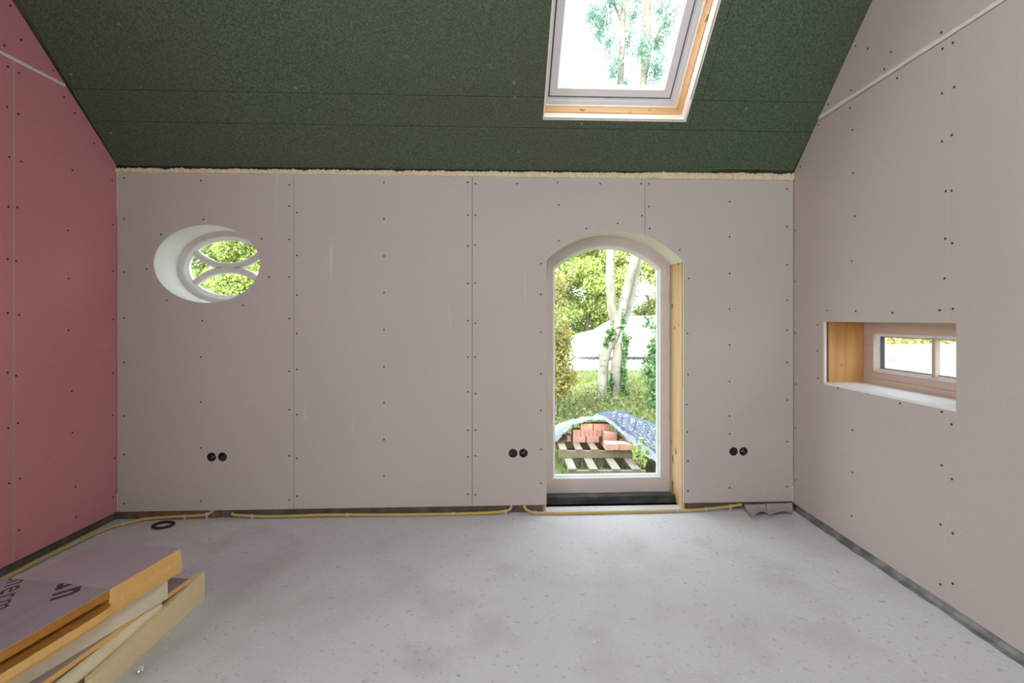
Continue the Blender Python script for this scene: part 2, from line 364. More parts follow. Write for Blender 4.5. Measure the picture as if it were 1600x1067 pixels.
# ------------------------------------------------------------------ back wall
SEAM = [0.0, bsz(459, 500)[0], bsz(738, 500)[0], bsz(1008, 500)[0], S_MAX]
ZB, ZT = 0.053, 0.053 + H_BOARD
OVC = bsz(323, 412); OVR = (bsz(406, 412)[0] - bsz(240, 412)[0]) / 2; OVH = (bsz(323, 351)[1] - bsz(323, 473)[1]) / 2
OVC = ((bsz(406, 412)[0] + bsz(240, 412)[0]) / 2, OVC[1])
AL, AR = bsz(854, 500)[0], bsz(1068, 500)[0]; AC = (AL + AR) / 2; AW = (AR - AL) / 2
AAP = bsz(960, 359)[1]; ASP = bsz(1068, 408)[1]
ARISE = AAP - ASP; ARAD = (AW * AW + ARISE * ARISE) / (2 * ARISE); AZC = AAP - ARAD
def arch(d=0.0, zbot=0.0, n=40):
    """arched opening outline shrunk by d; starts bottom left, counter-clockwise seen from the room"""
    w = AW - d; R = ARAD - d; th = math.asin(min(1, w / R))
    pts = [(AC - w, zbot), (AC + w, zbot)]
    for i in range(n + 1):
        a = th - 2 * th * i / n
        pts.append((AC + R * math.sin(a), AZC + R * math.cos(a)))
    return pts
SOCK = []
for (pa, pb) in (((331, 714), (347, 714)), ((801, 708), (818.5, 708)), ((1146, 705.5), (1162, 705))):
    a, b = bsz(*pa), bsz(*pb); m_ = ((a[0] + b[0]) / 2, (a[1] + b[1]) / 2)
    SOCK.append(((m_[0] - 0.0355, m_[1]), (m_[0] + 0.0355, m_[1])))
SR = 0.0315
bm = NB()
arch_big = arch(-0.025, 0.0)
panel(bm, [(-0.2, -0.02), (AL - 0.025, -0.02)] + [(p[0], p[1]) for p in [arch_big[0]] + arch_big[:1:-1] + [arch_big[1]]] [0:0] +
      [(AL - 0.025, 0.0)] + list(reversed(arch_big[2:])) + [(AR + 0.025, 0.0), (AR + 0.025, -0.02), (S_MAX + 0.2, -0.02), (S_MAX + 0.2, ZT - 0.01), (-0.2, ZT - 0.01)],
      [ellipse(OVC[0], OVC[1], OVR + 0.02, OVH + 0.02)] + [ellipse(q[0], q[1], 0.034, 0.034, 20) for pr in SOCK for q in pr], back, 0.0145, 0.10)
panel(bm, [(-0.2, -0.9), (S_MAX + 0.2, -0.9), (S_MAX + 0.2, ZT - 0.01), (-0.2, ZT - 0.01)],
      [ellipse(OVC[0], OVC[1], OVR + 0.02, OVH + 0.02), arch(-0.025, 0.0)], back, 0.10, 0.31)
wall_back = link('wall_back', bm, M['core'])
tag(wall_back, 'back wall lined with grey plasterboard, with oval window and arched door', 'wall', kind='structure')
g = 0.0016
def arch_in_board(): return arch(0.0, ZB)
for i in range(4):
    s0, s1 = SEAM[i] + (g if i else 0.002), SEAM[i + 1] - (g if i < 3 else 0.002)
    holes = []
    bm = NB()
    if i in (2, 3):
        pts = arch(0.0, ZB)
        th_pts = pts[2:]                                     # right spring ... left spring
        if i == 2:
            cut = [p for p in th_pts if p[0] <= s1]
            zc = AZC + math.sqrt(ARAD ** 2 - (s1 - AC) ** 2)
            outer = [(s0, ZB), (AL, ZB)] + [(p[0], p[1]) for p in reversed(cut)] + [(s1, zc), (s1, ZT), (s0, ZT)]
        else:
            cut = [p for p in th_pts if p[0] >= s0]
            zc = AZC + math.sqrt(ARAD ** 2 - (s0 - AC) ** 2)
            outer = [(AR, ZB - 0.004), (s1, ZB - 0.004), (s1, ZT), (s0, ZT), (s0, zc)] + [(p[0], p[1]) for p in reversed(cut)]
    else:
        outer = rect(s0, s1, ZB, ZT)
    if i == 0: holes.append(ellipse(OVC[0], OVC[1], OVR, OVH))
    for pr in SOCK:
        if s0 < pr[0][0] < s1: holes += [ellipse(q[0], q[1], SR, SR, 24) for q in pr]
    panel(bm, outer, holes, back, 0.0, 0.0125, (0, 1))
    bd = link('plasterboard', bm, [M['board'], M['gypsum']], wall_back)
    lab = ['grey plasterboard sheet with the oval opening', 'plain grey plasterboard sheet, second from the left', 'grey plasterboard sheet left of the arched door', 'grey plasterboard sheet right of the arched door'][i]
    bd['label'] = lab
    SCR = {0: [(194, y) for y in (278, 342, 425, 497, 566, 650, 710, 787)] + [(314, y) for y in (282, 558, 628, 700, 783)] +
              [(452, y) for y in (289, 322, 374, 433, 498, 580, 640, 712, 781)] +
              [(318, 343), (252, 366), (409, 373), (229, 420), (420, 433), (261, 469), (380, 477), (316, 501)],
           1: [(464, y) for y in (332, 399, 461, 521, 577, 648, 716, 775)] + [(600, y) for y in (285, 342, 400, 457, 515, 573, 629, 687, 744)] +
              [(731, y) for y in (285, 336, 384, 443, 501, 558, 612, 672, 714, 772)],
           2: [(743, y) for y in (287, 336, 383, 442, 505, 558, 615, 672, 712, 773)] + [(808, 287), (871, 285), (938, 287), (1002, 287), (873, 320), (873, 376), (916, 357), (965, 349), (1003, 337)] +
              [(845, y) for y in (412, 460, 519, 584, 641, 702, 755)],
           3: [(1014, 287), (1014, 323), (1015, 357), (1062, 390), (1076, 435), (1074, 521), (1075, 585), (1073, 632), (1074, 675), (1075, 720), (1075, 767)] +
              [(1140, y) for y in (315, 370, 427, 483, 539, 596, 650, 678, 762)] + [(1230, y) for y in (295, 354, 414, 469, 516, 566, 625, 690, 760)]}[i]
    for (px, py) in SCR:
        s, z = bsz(px, py); add_screw(back(s, z, 0), -N, bd)
# stained plate and skirting gap under the boards
bm = NB(); pbox(bm, back, bsz(215, 500)[0], bsz(343, 500)[0], 0.004, 0.047, 0.003, 0.0145)
link('sole_plate', bm, M['brownwood'], wall_back)

# ------------------------------------------------------------------ oval window
w1 = empty('window_1', back(OVC[0], OVC[1] - OVH, 0.1), 'oval window with crossing curved glazing bars and deep white reveal', 'window', kind='structure')
bm = NB(); n = 72
ring(bm, ellipse(OVC[0], OVC[1], OVR + 0.019, OVH + 0.019), ellipse(OVC[0], OVC[1], OVR, OVH), back, 0.013, 0.245)
link('reveal_lining', bm, M['reveal'], w1, smooth=False)
TF = 0.245
bm = NB()
ring(bm, ellipse(OVC[0], OVC[1], OVR + 0.019, OVH + 0.019), ellipse(OVC[0], OVC[1], OVR - 0.034, OVH - 0.034), back, TF, TF + 0.06, TF + 0.0)
ring(bm, ellipse(OVC[0], OVC[1], OVR - 0.034, OVH - 0.034), ellipse(OVC[0], OVC[1], OVR - 0.040, OVH - 0.040), back, TF + 0.002, TF + 0.06, TF + 0.010)
link('frame', bm, M['frame'], w1, smooth=False)
bm = NB()
ring(bm, ellipse(OVC[0], OVC[1], OVR - 0.040, OVH - 0.040), ellipse(OVC[0], OVC[1], OVR - 0.066, OVH - 0.062), back, TF + 0.012, TF + 0.05, TF + 0.024)
link('glazing_bead', bm, M['bead'], w1)
bm = NB(); panel(bm, ellipse(OVC[0], OVC[1], OVR - 0.05, OVH - 0.05), [], back, TF + 0.030, TF + 0.034)
link('glass', bm, M['glass'], w1)
def bar(sign):
    R, half = 0.330, 0.0135
    lay = []
    zc = OVC[1] + sign * (R + 0.0125)
    for mi, (hw, c0) in enumerate(((half, TF + 0.006), (half + 0.011, TF + 0.020))):
        bm = NB(); out, inn = [], []
        th = 0.80
        k = 36
        for i in range(k + 1):
            a = -th + 2 * th * i / k
            def inside(r):
                x, z = r * math.sin(a), zc - sign * r * math.cos(a) - OVC[1]
                return x, z
            o_ = inside(R + hw); i_ = inside(R - hw)
            lim = lambda q: (q[0] / (OVR - 0.042)) ** 2 + (q[1] / (OVH - 0.040)) ** 2
            if lim(inside(R)) <= 1.0: out.append((OVC[0] + o_[0], OVC[1] + o_[1])); inn.append((OVC[0] + i_[0], OVC[1] + i_[1]))
        panel(bm, out + inn[::-1], [], back, c0, TF + 0.045)
        lay.append(bm)
    b = link('glazing_bar', lay[0], M['frame'], w1)
    link('glazing_bead', lay[1], M['bead'], b)
bar(1); bar(-1)

# ------------------------------------------------------------------ arched glass door / window
TD = 0.244
w2 = empty('window_2', back(AC, 0, 0.25), 'tall arched full-height glazed window reaching the floor', 'window', kind='structure')
bm = NB(); o_, i_ = arch(-0.022, 0.038), arch(0.078, 0.152)
ring(bm, o_, i_, back, TD, TD + 0.066)
link('frame', bm, M['frame'], w2)
bm = NB(); ring(bm, arch(0.074, 0.148), arch(0.080, 0.154), back, TD - 0.002, TD + 0.03); ring(bm, arch(0.078, 0.152), arch(0.094, 0.168), back, TD + 0.012, TD + 0.05, TD + 0.022)
link('glazing_bead', bm, M['bead'], w2)
bm = NB(); panel(bm, arch(0.085, 0.160), [], back, TD + 0.030, TD + 0.036)
link('glass', bm, M['glass'], w2)
a0, a1 = arch(-0.022, 0.0)[2:], arch(0.0, 0.0)[2:]
bm = NB()
for i in range(len(a0) - 1):
    q = [(a0[i], 0.013), (a0[i + 1], 0.013), (a1[i + 1], 0.013), (a1[i], 0.013), (a0[i], TD), (a0[i + 1], TD), (a1[i + 1], TD), (a1[i], TD)]
    v = [bm.verts.new(back(p[0], p[1], t)) for p, t in q]
    for f in ((0, 1, 2, 3), (7, 6, 5, 4), (3, 2, 6, 7), (0, 4, 5, 1)): bm.faces.new([v[k] for k in f])
bmesh.ops.remove_doubles(bm, verts=bm.verts, dist=1e-5)
l_ = link('arch_lining', bm, M['reveal'], w2); l_['label'] = 'white curved soffit lining'
for (s0, s1) in ((AR, AR + 0.022), (AL - 0.022, AL)):
    bm = NB(); pbox(bm, back, s0, s1, 0.0, ASP + 0.012, 0.030, TD - 0.012)
    l_ = link('jamb_lining', bm, M['pine_z'], w2); l_['label'] = 'bare pine jamb board'
bm = NB()
for k in range(60):                                           # ragged foam along the pine jamb
    z = 0.05 + k * (ASP - 0.05) / 60; h = (ASP - 0.05) / 60
    e = 0.004 + 0.010 * abs(noise.noise((z * 9, 1.3, 0)))
    pbox(bm, back, AR - e, AR + 0.02, z, z + h, TD - 0.022, TD - 0.001)
link('sealing_foam', bm, mat('brown_foam_seal', (0.46, 0.36, 0.27), 0.9, bump=(60, 0.6, 0.01)), w2)
bm = NB(); pbox(bm, back, AL - 0.02, AR + 0.02, 0.0, 0.0375, 0.215, 0.31)
link('sill_bed', bm, M['concrete'], w2)
bm = NB()
va = [back(AL + 0.003, 0.0005, 0.135), back(AR - 0.012, 0.0005, 0.135), back(AR - 0.012, 0.0005, 0.185), back(AL + 0.003, 0.0005, 0.185)]
sec = [(0.135, 0.0005), (0.135, 0.050), (0.140, 0.055), (0.210, 0.055), (0.210, 0.0005)]
cols = []
for k in range(25):
    s = AL + 0.003 + (AR - 0.015 - AL) * k / 24
    cols.append([bm.verts.new(back(s, z + (0.003 * noise.noise((s * 9, 0, t * 20)) if z > 0.01 else 0), t)) for (t, z) in sec])
for k in range(24):
    for j in range(5): bm.faces.new([cols[k][j], cols[k + 1][j], cols[k + 1][(j + 1) % 5], cols[k][(j + 1) % 5]])
bm.faces.new(cols[0]); bm.faces.new(cols[-1][::-1])
tag(link('bitumen_strip', bm, M['bitumen']), 'black bitumen strip across the foot of the arched window', 'strip')

# ------------------------------------------------------------------ socket boxes
for k, (pr, lab) in enumerate(zip(SOCK, ('open double socket box below the oval window', 'open double socket box just left of the arched window', 'open double socket box right of the arched window'))):
    root = empty('socket_box', back((pr[0][0] + pr[1][0]) / 2, pr[0][1] - SR, 0.02), lab + ', dark inside', 'socket box', 'empty double socket boxes in the back wall')
    for q in pr:
        bm = NB(); n = 20
        r0 = [bm.verts.new(back(q[0] + 0.0308 * math.cos(2 * PI * i / n), q[1] + 0.0308 * math.sin(2 * PI * i / n), 0.003)) for i in range(n)]
        r1 = [bm.verts.new(back(q[0] + 0.0295 * math.cos(2 * PI * i / n), q[1] + 0.0295 * math.sin(2 * PI * i / n), 0.003)) for i in range(n)]
        r2 = [bm.verts.new(back(q[0] + 0.0290 * math.cos(2 * PI * i / n), q[1] + 0.0290 * math.sin(2 * PI * i / n), 0.048)) for i in range(n)]
        r3 = [bm.verts.new(back(q[0] + 0.0308 * math.cos(2 * PI * i / n), q[1] + 0.0308 * math.sin(2 * PI * i / n), 0.050)) for i in range(n)]
        for i in range(n):
            j = (i + 1) % n
            bm.faces.new([r0[i], r0[j], r1[j], r1[i]]); bm.faces.new([r1[i], r1[j], r2[j], r2[i]]); bm.faces.new([r0[j], r0[i], r3[i], r3[j]])
        bm.faces.new(r2); bm.faces.new(r3[::-1])
        cup = link('box_cup', bm, M['socketbox'], root)
    for q in pr:
        bm = NB(); ring(bm, [(q[0] + (SR + 0.0035 + 0.002 * noise.noise((i * .4, k, q[0] * 9))) * math.cos(2 * PI * i / 24), q[1] - 0.001 + (SR + 0.0035 + 0.002 * noise.noise((i * .4, k, 7))) * math.sin(2 * PI * i / 24)) for i in range(24)], ellipse(q[0], q[1], SR - 0.0006, SR - 0.0006, 24), back, -0.0012, 0.002)
        o = link('rim', bm, M['rim'], root); o['label'] = 'pale broken plaster rim'
    q = pr[1] if k else pr[0]
    for (dx, m_) in ((-0.008, M['wire']), (0.007, M['wireg'])):
        bm = NB()
        tube(bm, spline([back(q[0] + dx, q[1] + 0.02, 0.046), back(q[0] + dx * 1.6, q[1] + 0.006, 0.022), back(q[0] - dx, q[1] - 0.008, 0.018), back(q[0] - dx * 1.5, q[1] - 0.018, 0.040)], 5), 0.0028, 6)
        link('wire', bm, m_, root)

# ------------------------------------------------------------------ right wall and its small window
RJ = 2.615                       # height of the level board joint
ySE = ryz(1482, 600)[0]; RBZ = 0.036
wy0, wy1 = ryz(1494, 570)[0], ryz(1288, 550)[0]; wz0, wz1 = 0.931, 1.316
YB = -2.75
def gable(x, joint=None):        # upper outline of a side wall following both roof slopes
    zr = ceil_z(x, RIDGE_Y); return zr
def side_core(place, hole, x):
    bm = NB()
    ye = (YR if x > 0 else _d0) + 0.30
    out = [(YB - 0.2, -0.9), (ye, -0.9), (ye, ceil_z(x, ye - 0.26)), (RIDGE_Y, ceil_z(x, RIDGE_Y)), (YB - 0.2, ceil_z(x, 2 * RIDGE_Y - YB + 0.2))]
    panel(bm, out, hole, place, 0.0145, 0.30)
    return bm
wall_right = link('wall_right', side_core(right, [rect(wy0 - 0.02, wy1 + 0.02, wz0 - 0.02, wz1 + 0.02)], XR), M['core'])
tag(wall_right, 'right-hand wall lined with grey plasterboard, with small window', 'wall', kind='structure')
cz = lambda y: ceil_z(XR, y)
yj = (RJ - CA - CB * XR) / CC    # where the joint meets the slope
yb2 = 2 * RIDGE_Y - yj
rb = []
rb.append(([(ySE + g, RBZ), (YR - 0.002, RBZ), (YR - 0.002, cz(YR)), (yj, RJ - 0.003), (ySE + g, RJ - 0.003), (ySE + g, wz1), (wy1, wz1), (wy1, wz0), (ySE + g, wz0)], 'grey plasterboard sheet beside the room corner, around the small window'))
rb.append(([(ySE - 1.2 + g, RBZ), (ySE - g, RBZ), (ySE - g, wz0), (wy0, wz0), (wy0, wz1), (ySE - g, wz1), (ySE - g, RJ - 0.003), (ySE - 1.2 + g, RJ - 0.003)], 'grey plasterboard sheet nearest the camera'))
rb.append((rect(YB, ySE - 1.2 - g, RBZ, RJ - 0.003), None))
rb.append(([(yb2, RJ + 0.003), (yj - 0.004, RJ + 0.003), (RIDGE_Y, cz(RIDGE_Y))], 'grey plasterboard gable sheet above the white joint'))
RSCR = [[(1402, 122), (1473, 76), (1328, 169), (1279, 195), (1332, 203), (1472, 146), (1472, 221), (1333, 270), (1250.5, 260), (1478, 298.6), (1336, 338), (1331, 408),
         (1477, 373), (1476, 435), (1468.5, 484.6), (1292, 485), (1337, 486), (1394.5, 488.8), (1277.4, 507.5), (1277.4, 548), (1278, 591), (1309.4, 606), (1356.5, 614), (1406.3, 630),
         (1471.6, 643.5), (1332, 672), (1471.5, 727), (1332, 738), (1469.5, 819), (1331, 806), (1469.5, 913), (1243, 360), (1242.5, 440), (1242.5, 520), (1243, 600), (1243, 668), (1242.5, 750)],
        [(1489, 67), (1491, 136), (1487.5, 211), (1487, 298), (1488, 380), (1489, 482.5), (1487, 663), (1487.5, 748.4), (1489, 833), (1488.7, 911.7)],
        [], [(1337, 72), (1356, 76), (1392, 81.5), (1471, 51), (1382, 108), (1330, 141), (1294, 163)]]
for (out, lab), scr in zip(rb, RSCR):
    bm = NB(); panel(bm, out, [], right, 0.0, 0.0125, (0, 1))
    bd = link('plasterboard', bm, [M['board'], M['gypsum']], wall_right)
    if lab: bd['label'] = lab
    for (px, py) in scr:
        y, z = ryz(px, py); add_screw(right(y, z), (-1, 0, 0), bd)
def filler(place, y0, y1, z0, z1, w, parent):
    bm = NB(); a, b, c = [], [], []
    for k in range(81):
        t = k / 80; y = y0 + (y1 - y0) * t; z = z0 + (z1 - z0) * t
        h = w * (0.8 + 0.35 * noise.noise((y * 5, 0.3, w * 100))); h2 = w * (0.8 + 0.35 * noise.noise((y * 6, 4.3, w * 70)))
        a.append(bm.verts.new(place(y, z - h, 0.001))); b.append(bm.verts.new(place(y, z, -0.0035))); c.append(bm.verts.new(place(y, z + h2, 0.001)))
    for k in range(80):
        bm.faces.new([a[k], a[k + 1], b[k + 1], b[k]]); bm.faces.new([b[k], b[k + 1], c[k + 1], c[k]])
    o = link('joint_filler', bm, M['filler'], parent); o['label'] = 'white filler line along the level joint'
j0 = ryz(1280, 183)
filler(right, yj - 0.01, -1.5, j0[1], ryz(1580, 0)[1] + (ryz(1580, 0)[1] - j0[1]) * 0, 0.0155, wall_right)

w3 = empty('window_3', right((wy0 + wy1) / 2, wz0, 0.2), 'small low timber window set deep in the right wall', 'window', kind='structure')
bm = NB()
pbox(bm, right, wy1 + 0.003, wy1 + 0.02, wz0, wz1, 0.032, 0.25)
l_ = link('reveal_board', bm, M['pine_o'], w3); l_['label'] = 'knotty orange spruce reveal board'
bm = NB(); pbox(bm, right, wy0 - 0.02, wy0 - 0.001, wz0, wz1, 0.0145, 0.25)
link('reveal_board', bm, M['pine_o'], w3)
bm = NB(); pbox(bm, right, wy0 - 0.02, wy1 + 0.02, wz1, wz1 + 0.019, 0.0145, 0.25)
link('head_board', bm, M['pine_o'], w3)
bm = NB(); pbox(bm, right, wy0 + 0.0005, wy1 + 0.004, wz0 - 0.012, wz0 + 0.001, -0.0015, 0.255)
l_ = link('sill_board', bm, M['whitewood'], w3); l_['label'] = 'white sill board'
bm = NB(); pbox(bm, right, wy1 - 0.001, wy1 + 0.012, wz0, wz1, -0.0005, 0.014)
link('board_edge', bm, M['gypsum'], w3)
WX = 0.252
def rframe(d0, d1, c0, c1, bot0=0.0, bot1=0.0, ci=None):
    bm = NB()
    ring(bm, rect(wy0 + d0, wy1 - d0, wz0 + d0 + bot0, wz1 - d0), rect(wy0 + d1, wy1 - d1, wz0 + d1 + bot1, wz1 - d1), right, c0, c1, ci)
    return bm
link('frame', rframe(-0.02, 0.036, WX, WX + 0.08), M['frame_y'], w3)
link('sash', rframe(0.036, 0.072, WX + 0.006, WX + 0.075, 0, 0.008), M['frame_y'], w3)
link('gasket', rframe(0.088, 0.094, WX + 0.036, WX + 0.06, 0.008, 0.008), M['gasket'], w3)
link('glazing_bead', rframe(0.072, 0.090, WX + 0.022, WX + 0.07, 0.008, 0.008, WX + 0.034), M['bead'], w3)
bm = NB(); pbox(bm, right, wy0 + 0.08, wy1 - 0.08, wz0 + 0.085, wz1 - 0.08, WX + 0.045, WX + 0.050)
link('glass', bm, M['glass'], w3)
ym = (wy0 + wy1) / 2 - 0.03
bm = NB(); pbox(bm, right, ym - 0.011, ym + 0.011, wz0 + 0.088, wz1 - 0.085, WX + 0.018, WX + 0.044)
link('glazing_bar', bm, M['frame_y'], w3)

# ------------------------------------------------------------------ left wall (pink boards)
LJ = 2.705; LBZ = 0.053
wall_left = link('wall_left', side_core(left, [], XL), M['core'])
tag(wall_left, 'left-hand wall lined with pink fire-rated plasterboard', 'wall', kind='structure')
czl = lambda y: ceil_z(XL, y)
yjl = (LJ - CA - CB * XL) / CC; ySL = lyz(22, 500)[0]
lb = [([(ySL + g, LBZ), (_d0 - 0.001, LBZ), (_d0 - 0.001, czl(_d0)), (yjl, LJ - 0.003), (ySL + g, LJ - 0.003)], 'pink plasterboard sheet beside the room corner'),
      (rect(ySL - 1.2, ySL - g, LBZ, LJ - 0.003), 'pink plasterboard sheet at the left edge'),
      (rect(YB, ySL - 1.2 - 2 * g, LBZ, LJ - 0.003), None),
      ([(2 * RIDGE_Y - yjl, LJ + 0.003), (yjl - 0.004, LJ + 0.003), (RIDGE_Y, czl(RIDGE_Y))], 'pink gable sheet above the white joint')]
LSCR = [[(29.5, 114), (100, 152), (117, 177), (28.7, 178), (147, 224), (33, 252.5), (113, 266), (175, 282), (27, 324), (106, 360), (176.6, 351), (25, 408), (107, 435), (176.6, 423.5), (30, 492),
         (107, 516), (177, 499), (25, 587), (112, 611), (176.6, 583), (28, 661), (113, 676), (176, 649), (31, 748), (118, 760.5), (179, 716), (30, 828), (119, 808), (177, 777)],
        [(12, 104), (11, 167), (14.6, 245.4), (13, 323), (12, 405), (12, 489), (12, 582), (13, 669), (14, 755)], [], [(16, 9), (33, 62), (6.5, 71), (83.5, 110.5)]]
for (out, lab), scr in zip(lb, LSCR):
    bm = NB(); panel(bm, out, [], left, 0.0, 0.0125, (0, 1))
    bd = link('plasterboard', bm, [M['pinkboard'], M['gypsum']], wall_left)
    if lab: bd['label'] = lab
    for (px, py) in scr:
        y, z = lyz(px, py); add_screw(left(y, z), (1, 0, 0), bd)
filler(left, yjl - 0.01, -1.5, LJ, LJ - 0.01, 0.014, wall_left)

for (par, s0, s1, z0, z1) in ((wall_back, 0.002, 0.012, 2.02, 2.325), (wall_back, 0.002, 0.010, 0.06, 0.17), (wall_back, S_MAX - 0.012, S_MAX - 0.002, 0.04, 0.16)):
    bm = NB(); n_ = 16
    e = [(s0 if s0 < 1 else s1, z0 + (z1 - z0) * i / n_) for i in range(n_ + 1)]
    w_ = [((s0 + (s1 - s0) * (0.35 + 0.6 * abs(noise.noise((i * .45, z0, 2))))) if s0 < 1 else (s1 - (s1 - s0) * (0.35 + 0.6 * abs(noise.noise((i * .45, z0, 2))))), z0 + (z1 - z0) * i / n_) for i in range(n_ + 1)]
    panel(bm, e + w_[::-1], [], back, -0.002, 0.001); o = link('corner_filler', bm, M['filler'], par); o['label'] = 'white filler smear in the corner'
# ------------------------------------------------------------------ closed rear wall behind the photographer, no window built
bm = NB()
box(bm, (XL - 0.2, YB - 0.25, -0.5), (XR + 0.2, YB, 2.6))
tag(link('wall_rear', bm, M['board']), 'rear wall behind the photographer', 'wall', kind='structure')

# ------------------------------------------------------------------ ceiling
b1 = cab(60, 189)[1]; b2 = cab(60, 138.6)[1]
b1, b2 = (cab(106, 138.6)[1], cab(148, 189)[1]); b1, b2 = min(b1, b2), max(b1, b2)
A0, A1 = 0.0, cab(1238, 272)[0]
SK = dict(bl=cab(852, 186), br=cab(1073, 188), tr=cab(1122, 0), tl=cab(862, 0))
ka0 = (SK['bl'][0] + SK['tl'][0]) / 2; ka1 = (SK['br'][0] + SK['tr'][0]) / 2; kb0 = (SK['bl'][1] + SK['br'][1]) / 2; kb1 = kb0 + 1.42
BR = (RIDGE_Y - _d0) / E2.y
bridge = (CO.y - RIDGE_Y) / -E2.y
bm = NB()
panel(bm, rect(A0 - 0.25, A1 + 0.25, -0.30, bridge), [rect(ka0 - 0.03, ka1 + 0.03, kb0 - 0.03, kb1 + 0.03)], ceil, 0.0205, 0.26)
ceiling = link('ceiling', bm, M['core'])
tag(ceiling, 'sloping ceiling lined with dark green moisture-resistant boards', 'ceiling', kind='structure')
gb = 0.0012
low = []
for k in range(121):
    t = k / 120; a = A0 + 0.004 + (A1 - A0 - 0.008) * t
    px = 183 + 1055 * t
    base = cab(px, 268 + 3 * t)[1] * 0 + 0.004
    jag = -0.006 + 0.003 * noise.noise((a * 14, 0, 0))
    if px > 1100: jag += 0.030 * min(1, (px - 1100) / 20) * (0.75 + 0.6 * noise.noise((a * 8, 3, 0)))
    low.append((a, base + jag))
avr = cab(1075, 205)[0]
cb = [(low + [(A1 - 0.004, b1 - gb), (A0 + 0.004, b1 - gb)], 'lowest green ceiling board along the wall'),
      ([(A0 + 0.004, b1 + gb), (avr - gb, b1 + gb), (avr - gb, b2 - gb), (ka1, b2 - gb), (ka1, kb0), (ka0, kb0), (ka0, b2 - gb), (A0 + 0.004, b2 - gb)] if avr > ka1 + 0.005 else
       [(A0 + 0.004, b1 + gb), (A1 - 0.004, b1 + gb), (A1 - 0.004, b2 - gb), (ka1, b2 - gb), (ka1, kb0), (ka0, kb0), (ka0, b2 - gb), (A0 + 0.004, b2 - gb)], 'narrow green ceiling board below the skylight'),
      ([(A0 + 0.004, b2 + gb), (ka0, b2 + gb), (ka0, kb1), (ka1, kb1), (ka1, b2 + gb), (ka1 + 0.07 - gb, b2 + gb), (ka1 + 0.07 - gb, bridge), (A0 + 0.004, bridge)], 'large green ceiling board left of the skylight'),
      ([(ka1 + 0.07 + gb, b2 + gb), (A1 - 0.004, b2 + gb), (A1 - 0.004, bridge), (ka1 + 0.07 + gb, bridge)], 'green ceiling board right of the skylight')]
if avr > ka1 + 0.005:
    cb.append((rect(avr + gb, A1 - 0.004, b1 + gb, b2 - gb), 'small green ceiling board right of the skylight'))
for out, lab in cb:
    bm = NB(); panel(bm, out, [], ceil, 0.0, 0.018)
    o = link('ceiling_board', bm, M['greenboard'], ceiling); o['label'] = lab
bm = NB()                                                     # the other slope, behind the photographer
zr0 = ceil_z(XL - 0.3, RIDGE_Y); zr1 = ceil_z(XR + 0.3, RIDGE_Y)
yb_ = YB - 0.3; dz = CC * (RIDGE_Y - yb_)
v = [bm.verts.new(p) for p in ((XL - 0.3, RIDGE_Y, zr0), (XR + 0.3, RIDGE_Y, zr1), (XR + 0.3, yb_, zr1 + dz), (XL - 0.3, yb_, zr0 + dz),
                               (XL - 0.3, RIDGE_Y, zr0 + 0.35), (XR + 0.3, RIDGE_Y, zr1 + 0.35), (XR + 0.3, yb_, zr1 + dz + 0.3), (XL - 0.3, yb_, zr0 + dz + 0.3))]
for f in ((0, 1, 2, 3), (4, 7, 6, 5), (0, 4, 5, 1), (1, 5, 6, 2), (2, 6, 7, 3), (3, 7, 4, 0)): bm.faces.new([v[i] for i in f])
link('rear_slope', bm, M['greenboard'], ceiling)

# ------------------------------------------------------------------ skylight
w4 = empty('window_4', ceil((ka0 + ka1) / 2, kb0, 0.1), 'pitched roof skylight with white sash and orange timber lining', 'skylight', kind='structure')
def kframe(d0, d1, c0, c1, ci=None):
    bm = NB(); ring(bm, rect(ka0 + d0, ka1 - d0, kb0 + d0, kb1 - d0), rect(ka0 + d1, ka1 - d1, kb0 + d1, kb1 - d1), ceil, c0, c1, ci); return bm
K = [0.0, 0.092, 0.180, 0.207]
o = link('lining_lip', kframe(-0.007, 0.0, -0.002, K[1]), M['pale_x'], w4); o['label'] = 'pale softwood lip'
o = link('lining_board', kframe(-0.028, 0.006, K[1], K[2]), M['pine_x'], w4); o['label'] = 'orange spruce lining board'
o = link('lining_lip', kframe(-0.028, 0.012, K[2], K[3]), M['pale_x'], w4)
link('frame', kframe(-0.028, 0.034, K[3], K[3] + 0.09), M['sash'], w4)
link('frame_step', kframe(0.034, 0.042, K[3] + 0.03, K[3] + 0.09), M['sash'], w4)
link('gasket', kframe(0.040, 0.054, K[3] + 0.052, K[3] + 0.09), M['gasket'], w4)
s_ = link('sash', kframe(0.051, 0.098, K[3] + 0.034, K[3] + 0.10), M['sash'], w4)
link('glazing_bead', kframe(0.098, 0.108, K[3] + 0.05, K[3] + 0.09, K[3] + 0.062), M['bead'], s_)
bm = NB(); pbox(bm, ceil, ka0 + 0.094, ka1 - 0.094, kb0 + 0.094, kb1 - 0.094, K[3] + 0.066, K[3] + 0.072)
link('glass', bm, M['glass'], s_)

